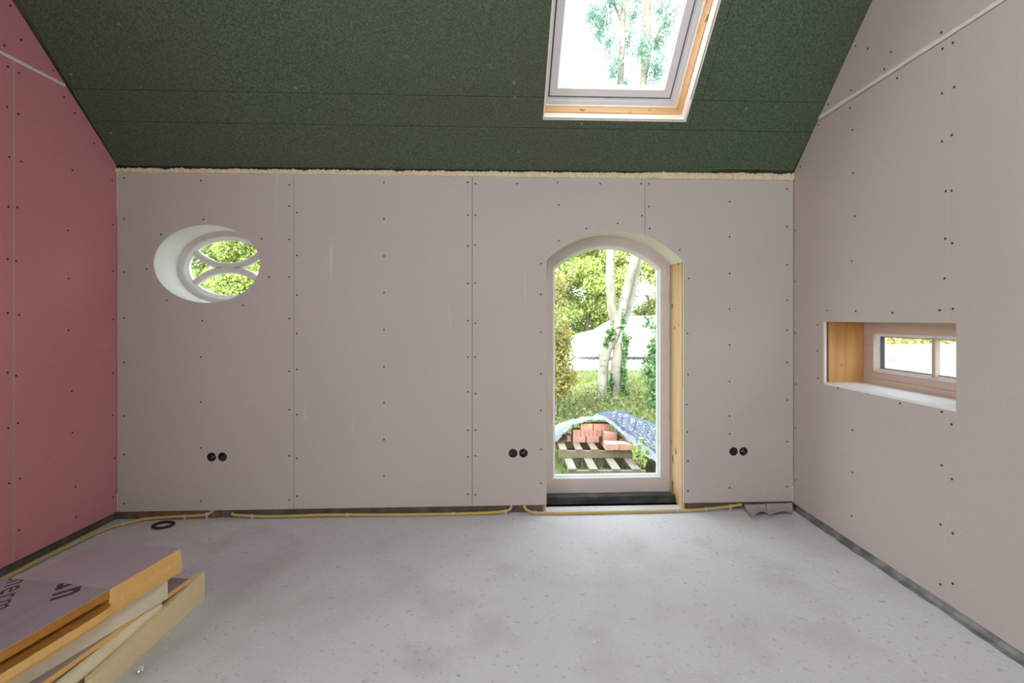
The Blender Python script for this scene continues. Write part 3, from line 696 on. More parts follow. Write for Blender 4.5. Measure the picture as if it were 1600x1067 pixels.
# ------------------------------------------------------------------ expanding foam bead
bm = NB(); rows = []
NSEG = 900
for k in range(NSEG + 1):
    s = 0.004 + (S_MAX - 0.008) * k / NSEG
    big = 0.0 if s < 3.5 else min(1.0, (s - 3.5) / 0.12)
    lump = 0.45 + 0.6 * noise.noise((s * 6, 0, 0)) + 0.45 * noise.noise((s * 29, 2, 0)) + 0.30 * noise.noise((s * 85, 5, 0))
    lump = max(0.0, lump) + 0.5 * big
    ztop = 2.334 + 0.0165 * s / 4.6 + 0.008 * noise.noise((s * 11, 8, 0)) + 0.006 * noise.noise((s * 55, 8, 0)) + 0.004 * big
    bul = 0.005 + 0.013 * lump
    prof = [(0.010, ZT - 0.004)]
    for q in range(9):
        f = q / 8; zz = ZT + 0.001 + (ztop - ZT - 0.001) * f
        rg_ = 0.006 * noise.noise((s * 60, zz * 60, 3)) + 0.005 * noise.noise((s * 130, zz * 130, 7))
        prof.append((-bul * (0.55 + 0.7 * math.sin(PI * min(1, f * 0.85 + 0.08))) + rg_, zz + 0.004 * noise.noise((s * 70, f * 3, 11))))
    prof.append((0.010, ztop))
    rows.append([bm.verts.new(back(s, z, t)) for t, z in prof])
for k in range(NSEG):
    for j in range(10): bm.faces.new([rows[k][j], rows[k + 1][j], rows[k + 1][j + 1], rows[k][j + 1]])
    bm.faces.new([rows[k][10], rows[k + 1][10], rows[k + 1][0], rows[k][0]])
bm.faces.new(rows[0]); bm.faces.new(rows[-1][::-1])
tag(link('foam_bead', bm, M['foam']), 'ragged cream foam bead where green ceiling meets back wall', 'foam')

# ------------------------------------------------------------------ conduits
def conduit(pts, lab, clips, r=0.0095):
    p = spline(pts, 8)
    root = empty('conduit', Vector((p[0].x, p[0].y, 0)), lab, 'conduit', 'yellow electrical conduits along the floor edge')
    bm = NB(); tube(bm, p, r, 10); link('pipe', bm, M['conduit'], root, smooth=True)
    for f in clips:
        i = min(int(f * (len(p) - 1)), len(p) - 2); d = (p[i + 1] - p[i]).normalized(); c = p[i]
        bm = NB(); tube(bm, [c - d * 0.008, c + d * 0.008], r * 1.28, 10)
        n_ = Vector((-d.y, d.x, 0)).normalized()
        if n_.y < 0: n_ = -n_
        e = c + n_ * (r + 0.004)
        vs = []
        for sx in (-0.007, 0.007):
            for (q, zz) in ((c, 0.0), (e, 0.0), (e, c.z), (c, c.z)): vs.append(bm.verts.new(Vector((q.x, q.y, zz)) + d * sx))
        for f_ in ((0, 1, 2, 3), (7, 6, 5, 4), (0, 4, 5, 1), (1, 5, 6, 2), (2, 6, 7, 3), (3, 7, 4, 0)): bm.faces.new([vs[k] for k in f_])
        link('clip', bm, M['clip'], root)
def bp(px, z, t): return back(bsz(px, 500)[0], z, t)
conduit([(XL + 0.045, 1.2, 0.0115), (XL + 0.045, 2.0, 0.0115), (XL + 0.04, 2.5, 0.014), (XL + 0.05, 2.85, 0.014), (XL + 0.075, 3.06, 0.013), (XL + 0.16, 3.155, 0.013), bp(235, 0.015, -0.022), bp(285, 0.021, -0.012), bp(318, 0.026, -0.010), bp(329, 0.038, -0.0), bp(333, 0.052, 0.006)],
        'yellow conduit running from the left wall round the corner', (0.30, 0.46, 0.72, 0.84))
conduit([bp(363, 0.030, 0.004), bp(372, 0.022, -0.010), bp(430, 0.015, -0.022), bp(520, 0.017, -0.018), bp(620, 0.0125, -0.024), bp(720, 0.0125, -0.026), bp(780, 0.018, -0.022), bp(796, 0.030, -0.012), bp(799, 0.052, 0.004)],
        'yellow conduit along the floor between oval window and door', (0.20, 0.42, 0.62, 0.80))
conduit([bp(819, 0.052, 0.004), bp(822, 0.030, -0.014), bp(836, 0.014, -0.034), bp(880, 0.0115, -0.042), bp(960, 0.0115, -0.042), bp(1055, 0.0115, -0.038), bp(1100, 0.016, -0.028), bp(1140, 0.026, -0.012), bp(1158, 0.034, -0.004)],
        'yellow conduit passing in front of the arched window', (0.26, 0.63, 0.75, 0.88))

# ------------------------------------------------------------------ small things on the floor
rc = floor_at(255, 822)
bm = NB(); n, m_ = 40, 8
vs = [[bm.verts.new((rc.x + (0.058 + 0.009 * math.cos(2 * PI * j / m_)) * math.cos(2 * PI * i / n), rc.y + (0.047 + 0.009 * math.cos(2 * PI * j / m_)) * math.sin(2 * PI * i / n), 0.0085 + 0.008 * math.sin(2 * PI * j / m_))) for j in range(m_)] for i in range(n)]
for i in range(n):
    for j in range(m_): bm.faces.new([vs[i][j], vs[(i + 1) % n][j], vs[(i + 1) % n][(j + 1) % m_], vs[i][(j + 1) % m_]])
tag(link('rubber_ring', bm, M['black'], smooth=True), 'black rubber ring lying on the concrete near the left corner', 'ring')
def crumple(name, c, r, m, lab, cat, seed, sq=(1, 1, 0.6)):
    bm = NB(); bmesh.ops.create_icosphere(bm, subdivisions=3, radius=1.0)
    for v in bm.verts:
        d = 0.62 + 0.5 * noise.noise(v.co * 1.9 + Vector((seed, 0, 0))) + 0.25 * noise.noise(v.co * 5 + Vector((0, seed, 0)))
        v.co = Vector((v.co.x * sq[0], v.co.y * sq[1], v.co.z * sq[2])) * (r * d)
    zmin = min(v.co.z for v in bm.verts)
    bmesh.ops.translate(bm, verts=bm.verts, vec=Vector((c[0], c[1], c[2] - zmin)))
    return tag(link(name, bm, m), lab, cat)
fs = floor_at(218, 1049)
crumple('foil_scrap', (fs.x, fs.y, 0), 0.024, M['silver'], 'crumpled silver foil scrap on the floor beside the foam boards', 'foil scrap', 3.0)
ps = Vector((XL + 0.014, lyz(45, 862)[0], 0.0))
crumple('plaster_scrap', (ps.x + 0.016, ps.y, 0.0), 0.042, M['filler'], 'white plaster scrap at the foot of the pink wall', 'plaster scrap', 9.0, (0.25, 1.3, 0.35))

# plastic membrane creeping out at the foot of the right wall
bm = NB(); rows = []
for k in range(161):
    y = 0.6 + (YR - 0.03 - 0.6) * k / 160
    w = 0.024 + 0.016 * noise.noise((y * 3, 0, 0)) + 0.008 * noise.noise((y * 11, 2, 0))
    h = 0.055 + 0.008 * noise.noise((y * 5, 4, 0))
    pr = [(0.013, min(h, 0.06)), (0.004, 0.030), (-0.004 - 0.2 * w, 0.014 + 0.006 * noise.noise((y * 14, 6, 0))), (-0.6 * w, 0.007 + 0.004 * noise.noise((y * 17, 1, 0))), (-w, 0.0035 + 0.003 * abs(noise.noise((y * 23, 3, 0)))), (-w, 0.001), (0.013, 0.001)]
    rows.append([bm.verts.new(right(y, z, c)) for c, z in pr])
for k in range(160):
    for j in range(7): bm.faces.new([rows[k][j], rows[k + 1][j], rows[k + 1][(j + 1) % 7], rows[k][(j + 1) % 7]])
bm.faces.new(rows[0]); bm.faces.new(rows[-1][::-1])
tag(link('plastic_membrane', bm, M['membrane'], smooth=True), 'wrinkled dark plastic membrane along the foot of the right wall', 'membrane')
# torn sheet lifting in the right corner
def flap(pts_px, lift, lab, up=0.0):
    bm = NB(); rows = []
    base = [floor_at(*p) for p in pts_px]
    for i in range(13):
        t = i / 12; row = []
        for j in range(9):
            u = j / 8
            p = base[0].lerp(base[1], t).lerp(base[3].lerp(base[2], t), u)
            z = 0.003 + up * (1 - u) ** 3 + lift * (u ** 1.6) * math.sin(PI * (0.15 + 0.8 * t)) + 0.002 * noise.noise((p.x * 30, p.y * 30, 0))
            row.append(bm.verts.new((p.x, p.y, max(z, 0.002))))
        rows.append(row)
    for i in range(12):
        for j in range(8): bm.faces.new([rows[i][j], rows[i + 1][j], rows[i + 1][j + 1], rows[i][j + 1]])
    geo = bmesh.ops.extrude_face_region(bm, geom=list(bm.faces))
    bmesh.ops.translate(bm, verts=[v for v in geo['geom'] if isinstance(v, bmesh.types.BMVert)], vec=(0, 0, -0.0012))
    tag(link('torn_sheet', bm, M['paper'], smooth=False), lab, 'torn sheet', 'torn floor membrane flaps in the right corner')
flap([(1163, 797.5), (1196, 796.2), (1200, 804), (1177, 812)], 0.034, 'curled grey flap of torn sheet by the conduit end', 0.036)
flap([(1197, 796.1), (1238, 794.8), (1238, 803), (1201, 809)], 0.026, 'grey flap of torn sheet in the right room corner', 0.038)

# ------------------------------------------------------------------ stack of rigid foam boards
ZA, ZAb = 0.337, 0.237
def tp(px, py, z): p = floor_at(px, py, z); return (p.x, p.y)
# slab on the floor
def prism(bm, top, z0, ztop):
    n = len(top)
    a = [bm.verts.new((p[0], p[1], z0)) for p in top]
    b = [bm.verts.new((p[0], p[1], ztop(p) if callable(ztop) else ztop)) for p in top]
    bm.faces.new(a[::-1]); bm.faces.new(b)
    for i in range(n): bm.faces.new([a[i], a[(i + 1) % n], b[(i + 1) % n], b[i]])
def rough_edge(pts, amp, step, seed=0):
    out = []; n = len(pts)
    for i in range(n):
        p, q = Vector(pts[i]), Vector(pts[(i + 1) % n]); L = (q - p).length; k = max(1, int(L / step))
        d = (q - p) / L; nn = Vector((-d.y, d.x))
        for j in range(k):
            c = p + (q - p) * j / k
            if j: c += nn * amp * noise.noise((c.x * 30, c.y * 30, seed))
            out.append((c.x, c.y))
    return out
GRP = 'stacked offcuts of rigid foam insulation'
etop = lambda p: 0.078 + (0.13 - 0.078) * max(0, min(1, (p[1] - 1.72) / 0.56))
bm = NB(); prism(bm, rough_edge([(-1.467, 2.31), (-1.497, 2.305), (-1.500, 1.70), (-1.490, 1.685), (-1.478, 1.68), (-1.468, 1.69), (-1.465, 1.72)], 0.002, 0.05, 1), 0.0, etop)
tag(link('insulation_board', bm, M['piryel']), 'yellowed foam strip standing on the floor along the stack', 'insulation board', GRP)
bm = NB(); prism(bm, rough_edge([(-1.535, 2.19), (-1.88, 2.22), (-2.0, 1.36), (-1.56, 1.36)], 0.003, 0.05, 8), 0.0, 0.1315)
tag(link('insulation_board', bm, M['piryel']), 'foam slab on the floor hidden beneath the thin orange board', 'insulation board', GRP)
bm = NB(); tube(bm, spline([(-1.500, 2.045, 0.122), (-1.501, 2.00, 0.120), (-1.506, 1.75, 0.106), (-1.512, 1.40, 0.103)], 8), [0.010] + [0.025] * 24, 12)
tag(link('foam_strip', bm, M['pirpale'], smooth=True), 'long rounded pale foam strip resting along the lowest slab', 'foam strip', GRP)
bm = NB(); prism(bm, rough_edge([(-1.467, 2.205), (-1.86, 2.24), (-1.98, 1.40), (-1.545, 1.40)], 0.003, 0.05, 2), 0.132, 0.150)
c_ = link('insulation_board', bm, M['pir']); tag(c_, 'thin orange foam board directly under the whitish slab', 'insulation board', GRP)
bm = NB(); prism(bm, [(-1.472, 2.203), (-1.855, 2.236), (-1.975, 1.405), (-1.55, 1.405)], 0.1502, 0.1515)
link('foil_facing', bm, M['foilgrey'], c_)
bm = NB(); prism(bm, rough_edge([(-1.458, 2.048), (-1.84, 2.12), (-1.96, 1.38), (-1.618, 1.38)], 0.002, 0.06, 3), 0.1517, ZAb - 0.0005)
tag(link('insulation_board', bm, mat('whitish_rigid_foam', (0.72, 0.63, 0.47), 0.85, [(14, 3, 0.4, 0.7, (0.64, 0.54, 0.37), 0.6)], bump=(110, 0.4, 0.003))), 'whitish foam slab right beneath the thick top board', 'insulation board', GRP)
# thick top board: solid at the far end, grooved towards the viewer
pA = [tp(282.5, 857, ZA), tp(172, 921, ZA), tp(0, 1019, ZA)]
far_l = tp(160, 846, ZA)
dA = (Vector(pA[2]) - Vector(pA[1])).normalized(); near_r = Vector(pA[2]) + dA * 0.28
dl = (Vector(tp(30, 898, ZA)) - Vector(far_l)).normalized()
near_l = Vector(far_l) + (near_r - Vector(pA[0])) * 1.0 + Vector((-0.03, 0))
bm = NB(); rows = []
NL = 64
def edge_r(t):
    tt = t * 1.0; seg = (Vector(pA[1]) - Vector(pA[0])).length; tot = seg + (near_r - Vector(pA[1])).length
    d = tt * tot
    return (Vector(pA[0]).lerp(Vector(pA[1]), d / seg) if d < seg else Vector(pA[1]).lerp(near_r, (d - seg) / (tot - seg))), seg / tot
for k in range(NL + 1):
    t = k / NL; er, t1 = edge_r(t); el = Vector(far_l).lerp(near_l, t)
    ln_ = (er - el).normalized()
    dep = 0.0 if t < t1 else min(1.0, (t - t1) / 0.035)
    jit = 0.0025 * noise.noise((t * 40, 0, 0)); jb = 0.004 * noise.noise((t * 30, 9, 0))
    lip = 0.018 * dep
    sec = [(el, ZAb), (el, ZA), (er + ln_ * jit, ZA), (er + ln_ * (jit + 0.002), ZA - 0.030),
           (er - ln_ * (0.055 * dep) + ln_ * 0.002, ZA - 0.032), (er - ln_ * (0.050 * dep) + ln_ * 0.002, ZA - 0.048),
           (er + ln_ * (0.004 + jb + lip), ZA - 0.054), (er + ln_ * (0.005 + jb + lip), ZAb + 0.018), (er + ln_ * (jb + 0.002 + lip * 0.5), ZAb)]
    rows.append([bm.verts.new((p.x, p.y, z)) for p, z in sec])
for k in range(NL):
    for j in range(9):
        f = bm.faces.new([rows[k][j], rows[k + 1][j], rows[k + 1][(j + 1) % 9], rows[k][(j + 1) % 9]])
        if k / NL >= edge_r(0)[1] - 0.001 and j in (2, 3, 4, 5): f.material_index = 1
bm.faces.new(rows[0]); bm.faces.new(rows[-1][::-1])
topb = link('insulation_board', bm, [M['pir'], M['pird']])
tag(topb, 'thick orange foam board on top of the stack with printed foil face', 'insulation board', GRP)
bm = NB(); prism(bm, rough_edge([pA[0], far_l, tuple(near_l), tuple(near_r), pA[2], pA[1]], 0.002, 0.06, 5), ZA + 0.0002, ZA + 0.0014)
link('foil_facing', bm, M['foil'], topb)
# printed sheet over the near part
q0, q1, q2 = Vector(tp(0, 903.5, ZA)), Vector(tp(91, 912, ZA)), Vector(tp(172, 921, ZA))
qn = Vector(near_l) + Vector((0.06, 0.02))
sheet = [tuple(q2), tuple(q1), tuple(q0), tuple(q0 + (q0 - q1) * 0.3), tuple(qn), tuple(near_r), pA[2]]
bm = NB(); prism(bm, sheet, ZA + 0.0016, ZA + 0.0028)
pr_sheet = link('printed_sheet', bm, M['foilgrey'], topb)
def foil_text(body, lead, size, p_anchor, p_dir, p_up, bold, sx=1.0):
    """letters read along p_dir, tops towards p_up; the x extent of `lead` sits at p_anchor; cut off at the sheet's edge"""
    vs, fs = text_mesh(body, size, bold); ax = max(x for x, y in text_mesh(lead, size, bold)[0])
    if lead == 'a': ax = max(x for x, y in vs) - (lambda q: max(q) - min(q))([x for x, y in text_mesh('n', size, bold)[0]])
    d = Vector(p_dir).normalized(); u = Vector(p_up).normalized(); bm = NB()
    V = [bm.verts.new((p_anchor[0] + d.x * (x - ax) * sx + u.x * y, p_anchor[1] + d.y * (x - ax) * sx + u.y * y, ZA + 0.0031)) for x, y in vs]
    for f in fs:
        try: bm.faces.new([V[i] for i in f])
        except ValueError: pass
    e = (q1 - q0).normalized(); nn = Vector((-e.y, e.x, 0))
    bmesh.ops.bisect_plane(bm, geom=list(bm.verts) + list(bm.edges) + list(bm.faces), plane_co=(q1.x, q1.y, 0), plane_no=nn, clear_outer=True)
    link('lettering', bm, M['ink'], pr_sheet)
d_ = Vector((0.566, -0.825))
foil_text('an', 'a', 0.152, tp(85.5, 928.5, ZA), Vector(tp(79.7, 939, ZA)) - Vector(tp(84.2, 929.5, ZA)), Vector(tp(129.5, 916, ZA)) - Vector(tp(84.2, 929.5, ZA)), 0.0045, 0.84)
foil_text('therm', 'th', 0.108, tp(6.0, 919.5, ZA), d_, Vector(tp(39.7, 908.7, ZA)) - Vector(tp(6.75, 919, ZA)), 0.0)

# ================================================================== outside
GZ = -0.54
def gz(x, y):
    t = max(0.0, min(1.0, (y - 9.8) / 3.6)); t = t * t * (3 - 2 * t)
    return GZ + (0.44) * t + (0.03 * noise.noise((x * .8, y * .8, 0)) if y < 13 else 0)
bm = NB(); xs = np.linspace(-45, 45, 91); ys = np.concatenate([np.linspace(-6, 16, 67), np.linspace(17, 80, 22)])
grid = [[bm.verts.new((x, y, gz(x, y) - 0.02)) for x in xs] for y in ys]
for j in range(len(ys) - 1):
    for i in range(len(xs) - 1): bm.faces.new([grid[j][i], grid[j][i + 1], grid[j + 1][i + 1], grid[j + 1][i]])
tag(link('ground', bm, M['soil'], origin=(0, 0, GZ)), 'rough grassy ground of the garden outside', 'ground', kind='structure')
bm = NB(); box(bm, (-45, 13.6, -0.3), (45, 20.5, -0.085))
tag(link('road', bm, M['paving']), 'pale road beyond the garden fence', 'road', kind='structure')

def leaves(pts, size, rng, droop=0.0, aspect=0.6):
    """mesh of pointed leaf blades at pts (numpy n x 3)"""
    n = len(pts); V = np.zeros((n, 4, 3)); 
    d = rng.normal(size=(n, 3)); d[:, 2] -= droop; d /= np.linalg.norm(d, axis=1)[:, None]
    e = rng.normal(size=(n, 3)); e -= d * (e * d).sum(1)[:, None]; e /= np.linalg.norm(e, axis=1)[:, None]
    L = size * (0.6 + 0.8 * rng.random(n))[:, None]
    V[:, 0] = pts - d * L * .5; V[:, 2] = pts + d * L * .5
    V[:, 1] = pts + e * L * aspect * .5; V[:, 3] = pts - e * L * aspect * .5
    return V.reshape(-1, 3), np.arange(4 * n).reshape(n, 4)
def leaf_obj(name, P, size, m, parent=None, seed=1, droop=0.0, origin=None, aspect=0.6):
    rng = np.random.default_rng(seed); V, Fc = leaves(np.array(P), size, rng, droop, aspect)
    org = wpos(parent) if parent is not None else Vector(origin)
    me = bpy.data.meshes.new(name); me.from_pydata((V - np.array(org)).tolist(), [], Fc.tolist()); me.materials.append(m); me.update()
    o = bpy.data.objects.new(name, me); C.objects.link(o)
    if parent is not None: o.parent = parent
    else: o.location = org
    return o
def cloud(blobs, rng, shell=0.55):
    """points in ellipsoid blobs: (cx,cy,cz, rx,ry,rz, count)"""
    out = []
    for (x, y, z, rx, ry, rz, n) in blobs:
        d = rng.normal(size=(n, 3)); d /= np.linalg.norm(d, axis=1)[:, None]
        r = (shell + (1 - shell) * rng.random(n)) [:, None]
        out.append(np.array([x, y, z]) + d * r * np.array([rx, ry, rz]))
    return np.concatenate(out)

# big forked tree
TDp = 10.9
def tpx(px, py, dy=0.0): return at(px, py, TDp + dy)
tree = empty('forked_tree', tpx(953, 629), 'tall pale-barked forked tree with twin stems outside the arched window', 'tree')
def stem(name, pts, r0, r1, parent, lab=None):
    p = spline([tpx(*q) for q in pts], 6); n = len(p)
    bm = NB(); tube(bm, p, [r0 + (r1 - r0) * i / (n - 1) for i in range(n)], 12)
    o = link(name, bm, M['bark'], parent, smooth=True)
    if lab: o['label'] = lab
    return o
st1 = stem('trunk', [(942, 634), (942, 600), (943, 570), (948, 547), (960, 527), (967, 503), (974, 472), (984, 432), (993, 395), (1000, 330), (1003, 200), (1005, 130), (1010, 76), (1012, 0), (1014, -120), (1018, -260)], 0.125, 0.07, tree)
stem('trunk', [(962, 640), (962, 610), (963, 575), (966, 550), (964, 535)], 0.150, 0.10, tree, 'short leaning base of the trunk')
stem('trunk', [(966, 512), (958, 490), (954, 455), (953, 420), (955, 385), (960, 300), (966, 200), (969, 130), (972, 70), (974, 10), (978, -120), (984, -240)], 0.12, 0.05, tree)
stem('branch', [(972, 505, .12), (983, 470, .15), (993, 430, .15), (1001, 395, .15), (1012, 330, .2), (1024, 260, .3)], 0.11, 0.07, tree)
stem('branch', [(1009, 82), (1022, 58), (1042, 26), (1066, 0), (1100, -50)], 0.075, 0.03, st1)
stem('branch', [(973, 40), (967, 22), (960, 6), (952, -30)], 0.05, 0.02, tree)
stem('branch', [(1006, 110), (1004, 60), (1006, 0), (1004, -90)], 0.055, 0.03, tree)
stem('branch', [(1006, 140), (1016, 90), (1026, 40), (1036, 0)], 0.02, 0.01, tree)
stem('branch', [(969, 120), (975, 80), (986, 40), (995, 5)], 0.02, 0.01, tree)
rng = np.random.default_rng(11)
bl = []
for (px, py, w, h, n) in ((925, 24, 13, 16, 300), (945, 18, 14, 24, 430), (940, 42, 12, 10, 150), (953, 8, 18, 12, 300), (950, 72, 12, 16, 260), (956, 116, 12, 18, 240), (962, 96, 8, 12, 90), (990, 25, 10, 14, 170), (984, 55, 10, 16, 220), (992, 98, 14, 22, 420),
                          (982, 118, 10, 12, 220), (1026, 112, 14, 22, 420), (1032, 60, 14, 22, 380), (1042, 42, 14, 16, 220), (1030, 20, 16, 10, 160), (1000, -30, 60, 22, 900), (1045, -30, 40, 40, 700), (940, -40, 30, 30, 600), (1015, -150, 110, 60, 2600)):
    c = tpx(px, py); k = TDp / F
    bl.append((c.x, c.y + rng.normal() * .3, c.z, w * k, 0.45, h * k, int(n * 1.15)))
bl = [(a, b, c, d * 1.35, e, f * 1.3, int(g * 1.5)) for a, b, c, d, e, f, g in bl]
leaf_obj('foliage', cloud(bl, rng, 0.15), 0.068, M['leafblue'], tree, 5, 0.8, aspect=0.42)
# ivy on the trunk
pts = []
for (px, py, w, h, n) in ((953, 520, 7, 14, 170), (946, 535, 5, 10, 60), (975, 545, 6, 28, 260), (973, 585, 5, 30, 220), (953, 600, 3, 24, 90), (977, 530, 8, 10, 150), (972, 500, 3, 24, 90), (974, 615, 6, 14, 120)):
    c = tpx(px, py); k = TDp / F
    pts.append((c.x, c.y - 0.10, c.z, w * k, 0.10, h * k, n))
tag(leaf_obj('ivy', cloud(pts, rng, 0.1), 0.085, M['leafivy'], None, 6, 0.2, origin=tpx(975, 628)), 'dark green ivy clinging to the forked tree trunk', 'ivy')

# background trees
def bg_tree(x, y, h, r, m, lab, seed, n=42000, base=-0.1):
    rg = np.random.default_rng(seed)
    root = empty('leafy_tree', (x, y, base), lab, 'tree', 'leafy trees beyond the road')
    bm = NB(); tube(bm, spline([(x, y, base), (x + .1, y, base + h * .3), (x - .1, y, base + h * .36)], 5), [0.12 - 0.008 * i for i in range(11)], 10)
    link('trunk', bm, M['bark2'], root, smooth=True)
    bl = []
    for i in range(34):
        a = rg.random() * 2 * PI; rr = r * math.sqrt(rg.random()) * 0.85; zz = base + 0.4 + (h - 0.8) * rg.random()
        k = 0.55 + 0.55 * rg.random()
        bl.append((x + rr * math.cos(a), y + rr * math.sin(a), zz, r * .42 * k, r * .42 * k, r * .34 * k, n // 34))
    leaf_obj('foliage', cloud(bl, rg, 0.2), 0.135, m, root, seed, 0.2, aspect=0.7)
for i, (x, y, h, r, m, lab) in enumerate((
        (-17.3, 24.0, 7.0, 2.6, 'leafyel', 'yellow-green leafy tree at the left side of the oval window view'),
        (-14.2, 23.5, 6.5, 2.4, 'leafmid', 'green leafy tree in the middle of the oval window view'),
        (-11.4, 24.5, 7.0, 2.5, 'leafyel', 'yellow-green leafy tree at the right side of the oval window view'),
        (-8.2, 24.0, 6.8, 2.5, 'leafmid', 'leafy tree just beyond the right edge of the oval window view'),
        (-4.8, 24.6, 7.0, 2.5, 'leafyel', 'leafy tree between the oval window view and the arched window view'),
        (0.9, 23.6, 7.0, 2.4, 'leafyel', 'yellow-green leafy tree left of the forked trunk, behind the russet shrub'),
        (3.7, 24.2, 7.4, 2.4, 'leafyel', 'yellow-green leafy tree directly behind the forked trunk, above the car bonnet'),
        (6.6, 23.6, 7.2, 2.4, 'leafmid', 'greener leafy tree above the roof of the white car'),
        (2.3, 26.2, 7.6, 2.8, 'leafmid', 'leafy tree farthest back, filling the gap left of the forked trunk'),
        (9.6, 24.4, 7.0, 2.4, 'leafmid', 'green leafy tree beyond the right edge of the arched window'))):
    bg_tree(x, y, h, r, M[m], lab, 40 + i)

# shrubs
def shrub(name, blobs, size, m, base, lab, seed, stems=7):
    rg = np.random.default_rng(seed)
    root = empty(name, base, lab, 'shrub')
    for i in range(stems):
        b = blobs[rg.integers(len(blobs))]
        q = Vector((b[0] + rg.normal() * b[3] * .4, b[1] + rg.normal() * b[4] * .4, b[2] + b[5] * .6))
        p0 = Vector(base) + Vector((rg.normal() * .08, rg.normal() * .08, -0.02)); mid = p0.lerp(q, .5) + Vector((rg.normal() * .06, rg.normal() * .06, .05))
        bm = NB(); tube(bm, spline([p0, mid, q], 5), [0.014 - 0.001 * k for k in range(11)], 6); link('stem', bm, M['bark2'], root)
    leaf_obj('foliage', cloud(blobs, rg, 0.0), size, m, root, seed, 0.1, aspect=0.65)
def B(px, py, D, w, h, d, n): c = at(px, py, D); k = D / F; return (c.x, c.y, c.z, w * k, d, h * k, n)
c0 = at(874, 640, 8.6)
shrub('russet_shrub', [(q[0], q[1], q[2], q[3], q[4], q[5], int(q[6] * 1.6)) for q in (B(872, 450, 8.6, 20, 34, .4, 420), B(866, 520, 8.6, 26, 40, .45, 900), B(875, 560, 8.6, 24, 36, .45, 900), B(872, 600, 8.6, 28, 26, .45, 900), B(884, 530, 8.6, 18, 20, .3, 200), B(840, 540, 8.6, 26, 60, .5, 900), B(890, 590, 8.6, 16, 18, .3, 260))],
      0.055, M['leafred'], (c0.x - .15, c0.y, gz(c0.x, c0.y)), 'loose olive and russet shrub at the left side of the arched window', 61, 14)
c0 = at(1022, 640, 9.2)
shrub('green_shrub', [B(1024, 545, 9.2, 14, 20, .3, 500), B(1020, 580, 9.2, 18, 26, .4, 800), B(1026, 620, 9.2, 18, 26, .4, 900), B(1012, 505, 9.2, 12, 14, .2, 50), B(1026, 510, 9.2, 10, 14, .2, 60), B(1045, 580, 9.2, 20, 50, .5, 1100)],
      0.07, M['leafivy'], (c0.x, c0.y, gz(c0.x, c0.y)), 'glossy green shrub at the right side of the arched window', 62, 9)
# brambles and grass: uncountable
rg = np.random.default_rng(77)
n = 17000
x = rg.uniform(-1.2, 5.0, n); y = rg.uniform(7.0, 11.2, n)
hh = np.array([0.28 + 0.30 * noise.noise((float(a) * 1.1, float(b) * 1.1, 3)) for a, b in zip(x, y)]).clip(0.06, 0.7)
z = np.array([gz(float(a), float(b)) for a, b in zip(x, y)]) + rg.random(n) * hh
tag(leaf_obj('bramble', np.stack([x, y, z], 1), 0.055, M['leafwild'], None, 8, 0, origin=(2, 9, GZ), aspect=0.7), 'tangle of brambles and weeds on the ground behind the brick pile', 'brambles', kind='stuff')
bs = empty('bramble_cane', (2.6, 8.6, GZ), 'thin arching bare canes over the weeds right of the brick pile', 'canes')
for i in range(9):
    a = Vector((rg.uniform(1.0, 3.4), rg.uniform(7.4, 9.4), GZ)); b = a + Vector((rg.normal() * .5, rg.normal() * .3, rg.uniform(.05, .35))); m_ = a.lerp(b, .55) + Vector((0, 0, rg.uniform(.12, .38)))
    bm = NB(); tube(bm, spline([a, m_, b], 7), 0.004, 5); link('cane', bm, M['caneb'], bs)
def grass(name, x0, x1, y0, y1, n, h, seed, lab):
    rg = np.random.default_rng(seed); V = []; Fc = []
    for i in range(n):
        x, y = rg.uniform(x0, x1), rg.uniform(y0, y1); zz = gz(x, y) - 0.02; a = rg.random() * 2 * PI; L = h * (0.5 + rg.random()); w = 0.006 + .00045 * y
        dx, dy = math.cos(a), math.sin(a); lx, ly = rg.normal() * .3 * L, rg.normal() * .3 * L
        k = len(V); V += [(x - dx * w - 1, y - dy * w - 9, zz - GZ), (x + dx * w - 1, y + dy * w - 9, zz - GZ), (x + lx - 1, y + ly - 9, zz + L - GZ)]; Fc.append((k, k + 1, k + 2))
    me = bpy.data.meshes.new(name); me.from_pydata(V, [], Fc); me.materials.append(M['blade']); me.update()
    o = bpy.data.objects.new(name, me); C.objects.link(o); o.location = (1, 9, GZ)
    tag(o, lab, 'grass', kind='stuff')
grass('grass', -2.0, 6.0, 4.6, 13.4, 12000, 0.16, 5, 'pale green grass growing over the ground outside')

# chain-link fence
fy = 12.4
fen = empty('chain_link_fence', (2.6, fy, gz(2.6, fy)), 'thin grey chain-link fence behind the forked tree', 'fence')
bm = NB()
z0, z1, x0, x1, st = gz(2.6, fy) - 0.0, gz(2.6, fy) + 1.1, -0.4, 6.2, 0.09
def wire(bm, p, q, r=0.0035):
    p, q = Vector(p), Vector(q); d = (q - p).normalized(); nx = d.cross(Vector((0, 1, 0))).normalized() * r; ny = Vector((0, r, 0))
    a = [bm.verts.new(p + v) for v in (nx, ny, -nx)]; b = [bm.verts.new(q + v) for v in (nx, ny, -nx)]
    for i in range(3): bm.faces.new([a[i], a[(i + 1) % 3], b[(i + 1) % 3], b[i]])
h_ = z1 - z0
k = x0 - h_
while k < x1:
    for sgn in (1, -1):
        a_, b_ = (k, z0), (k + h_, z1)
        lo_, hi_ = max(a_[0], x0), min(b_[0], x1)
        if hi_ > lo_:
            za, zb = z0 + (lo_ - k), z0 + (hi_ - k)
            if sgn < 0: za, zb = z0 + z1 - za, z0 + z1 - zb
            wire(bm, (lo_, fy, za), (hi_, fy, zb))
    k += st * 1.414
link('wire_mesh', bm, M['galv'], fen)
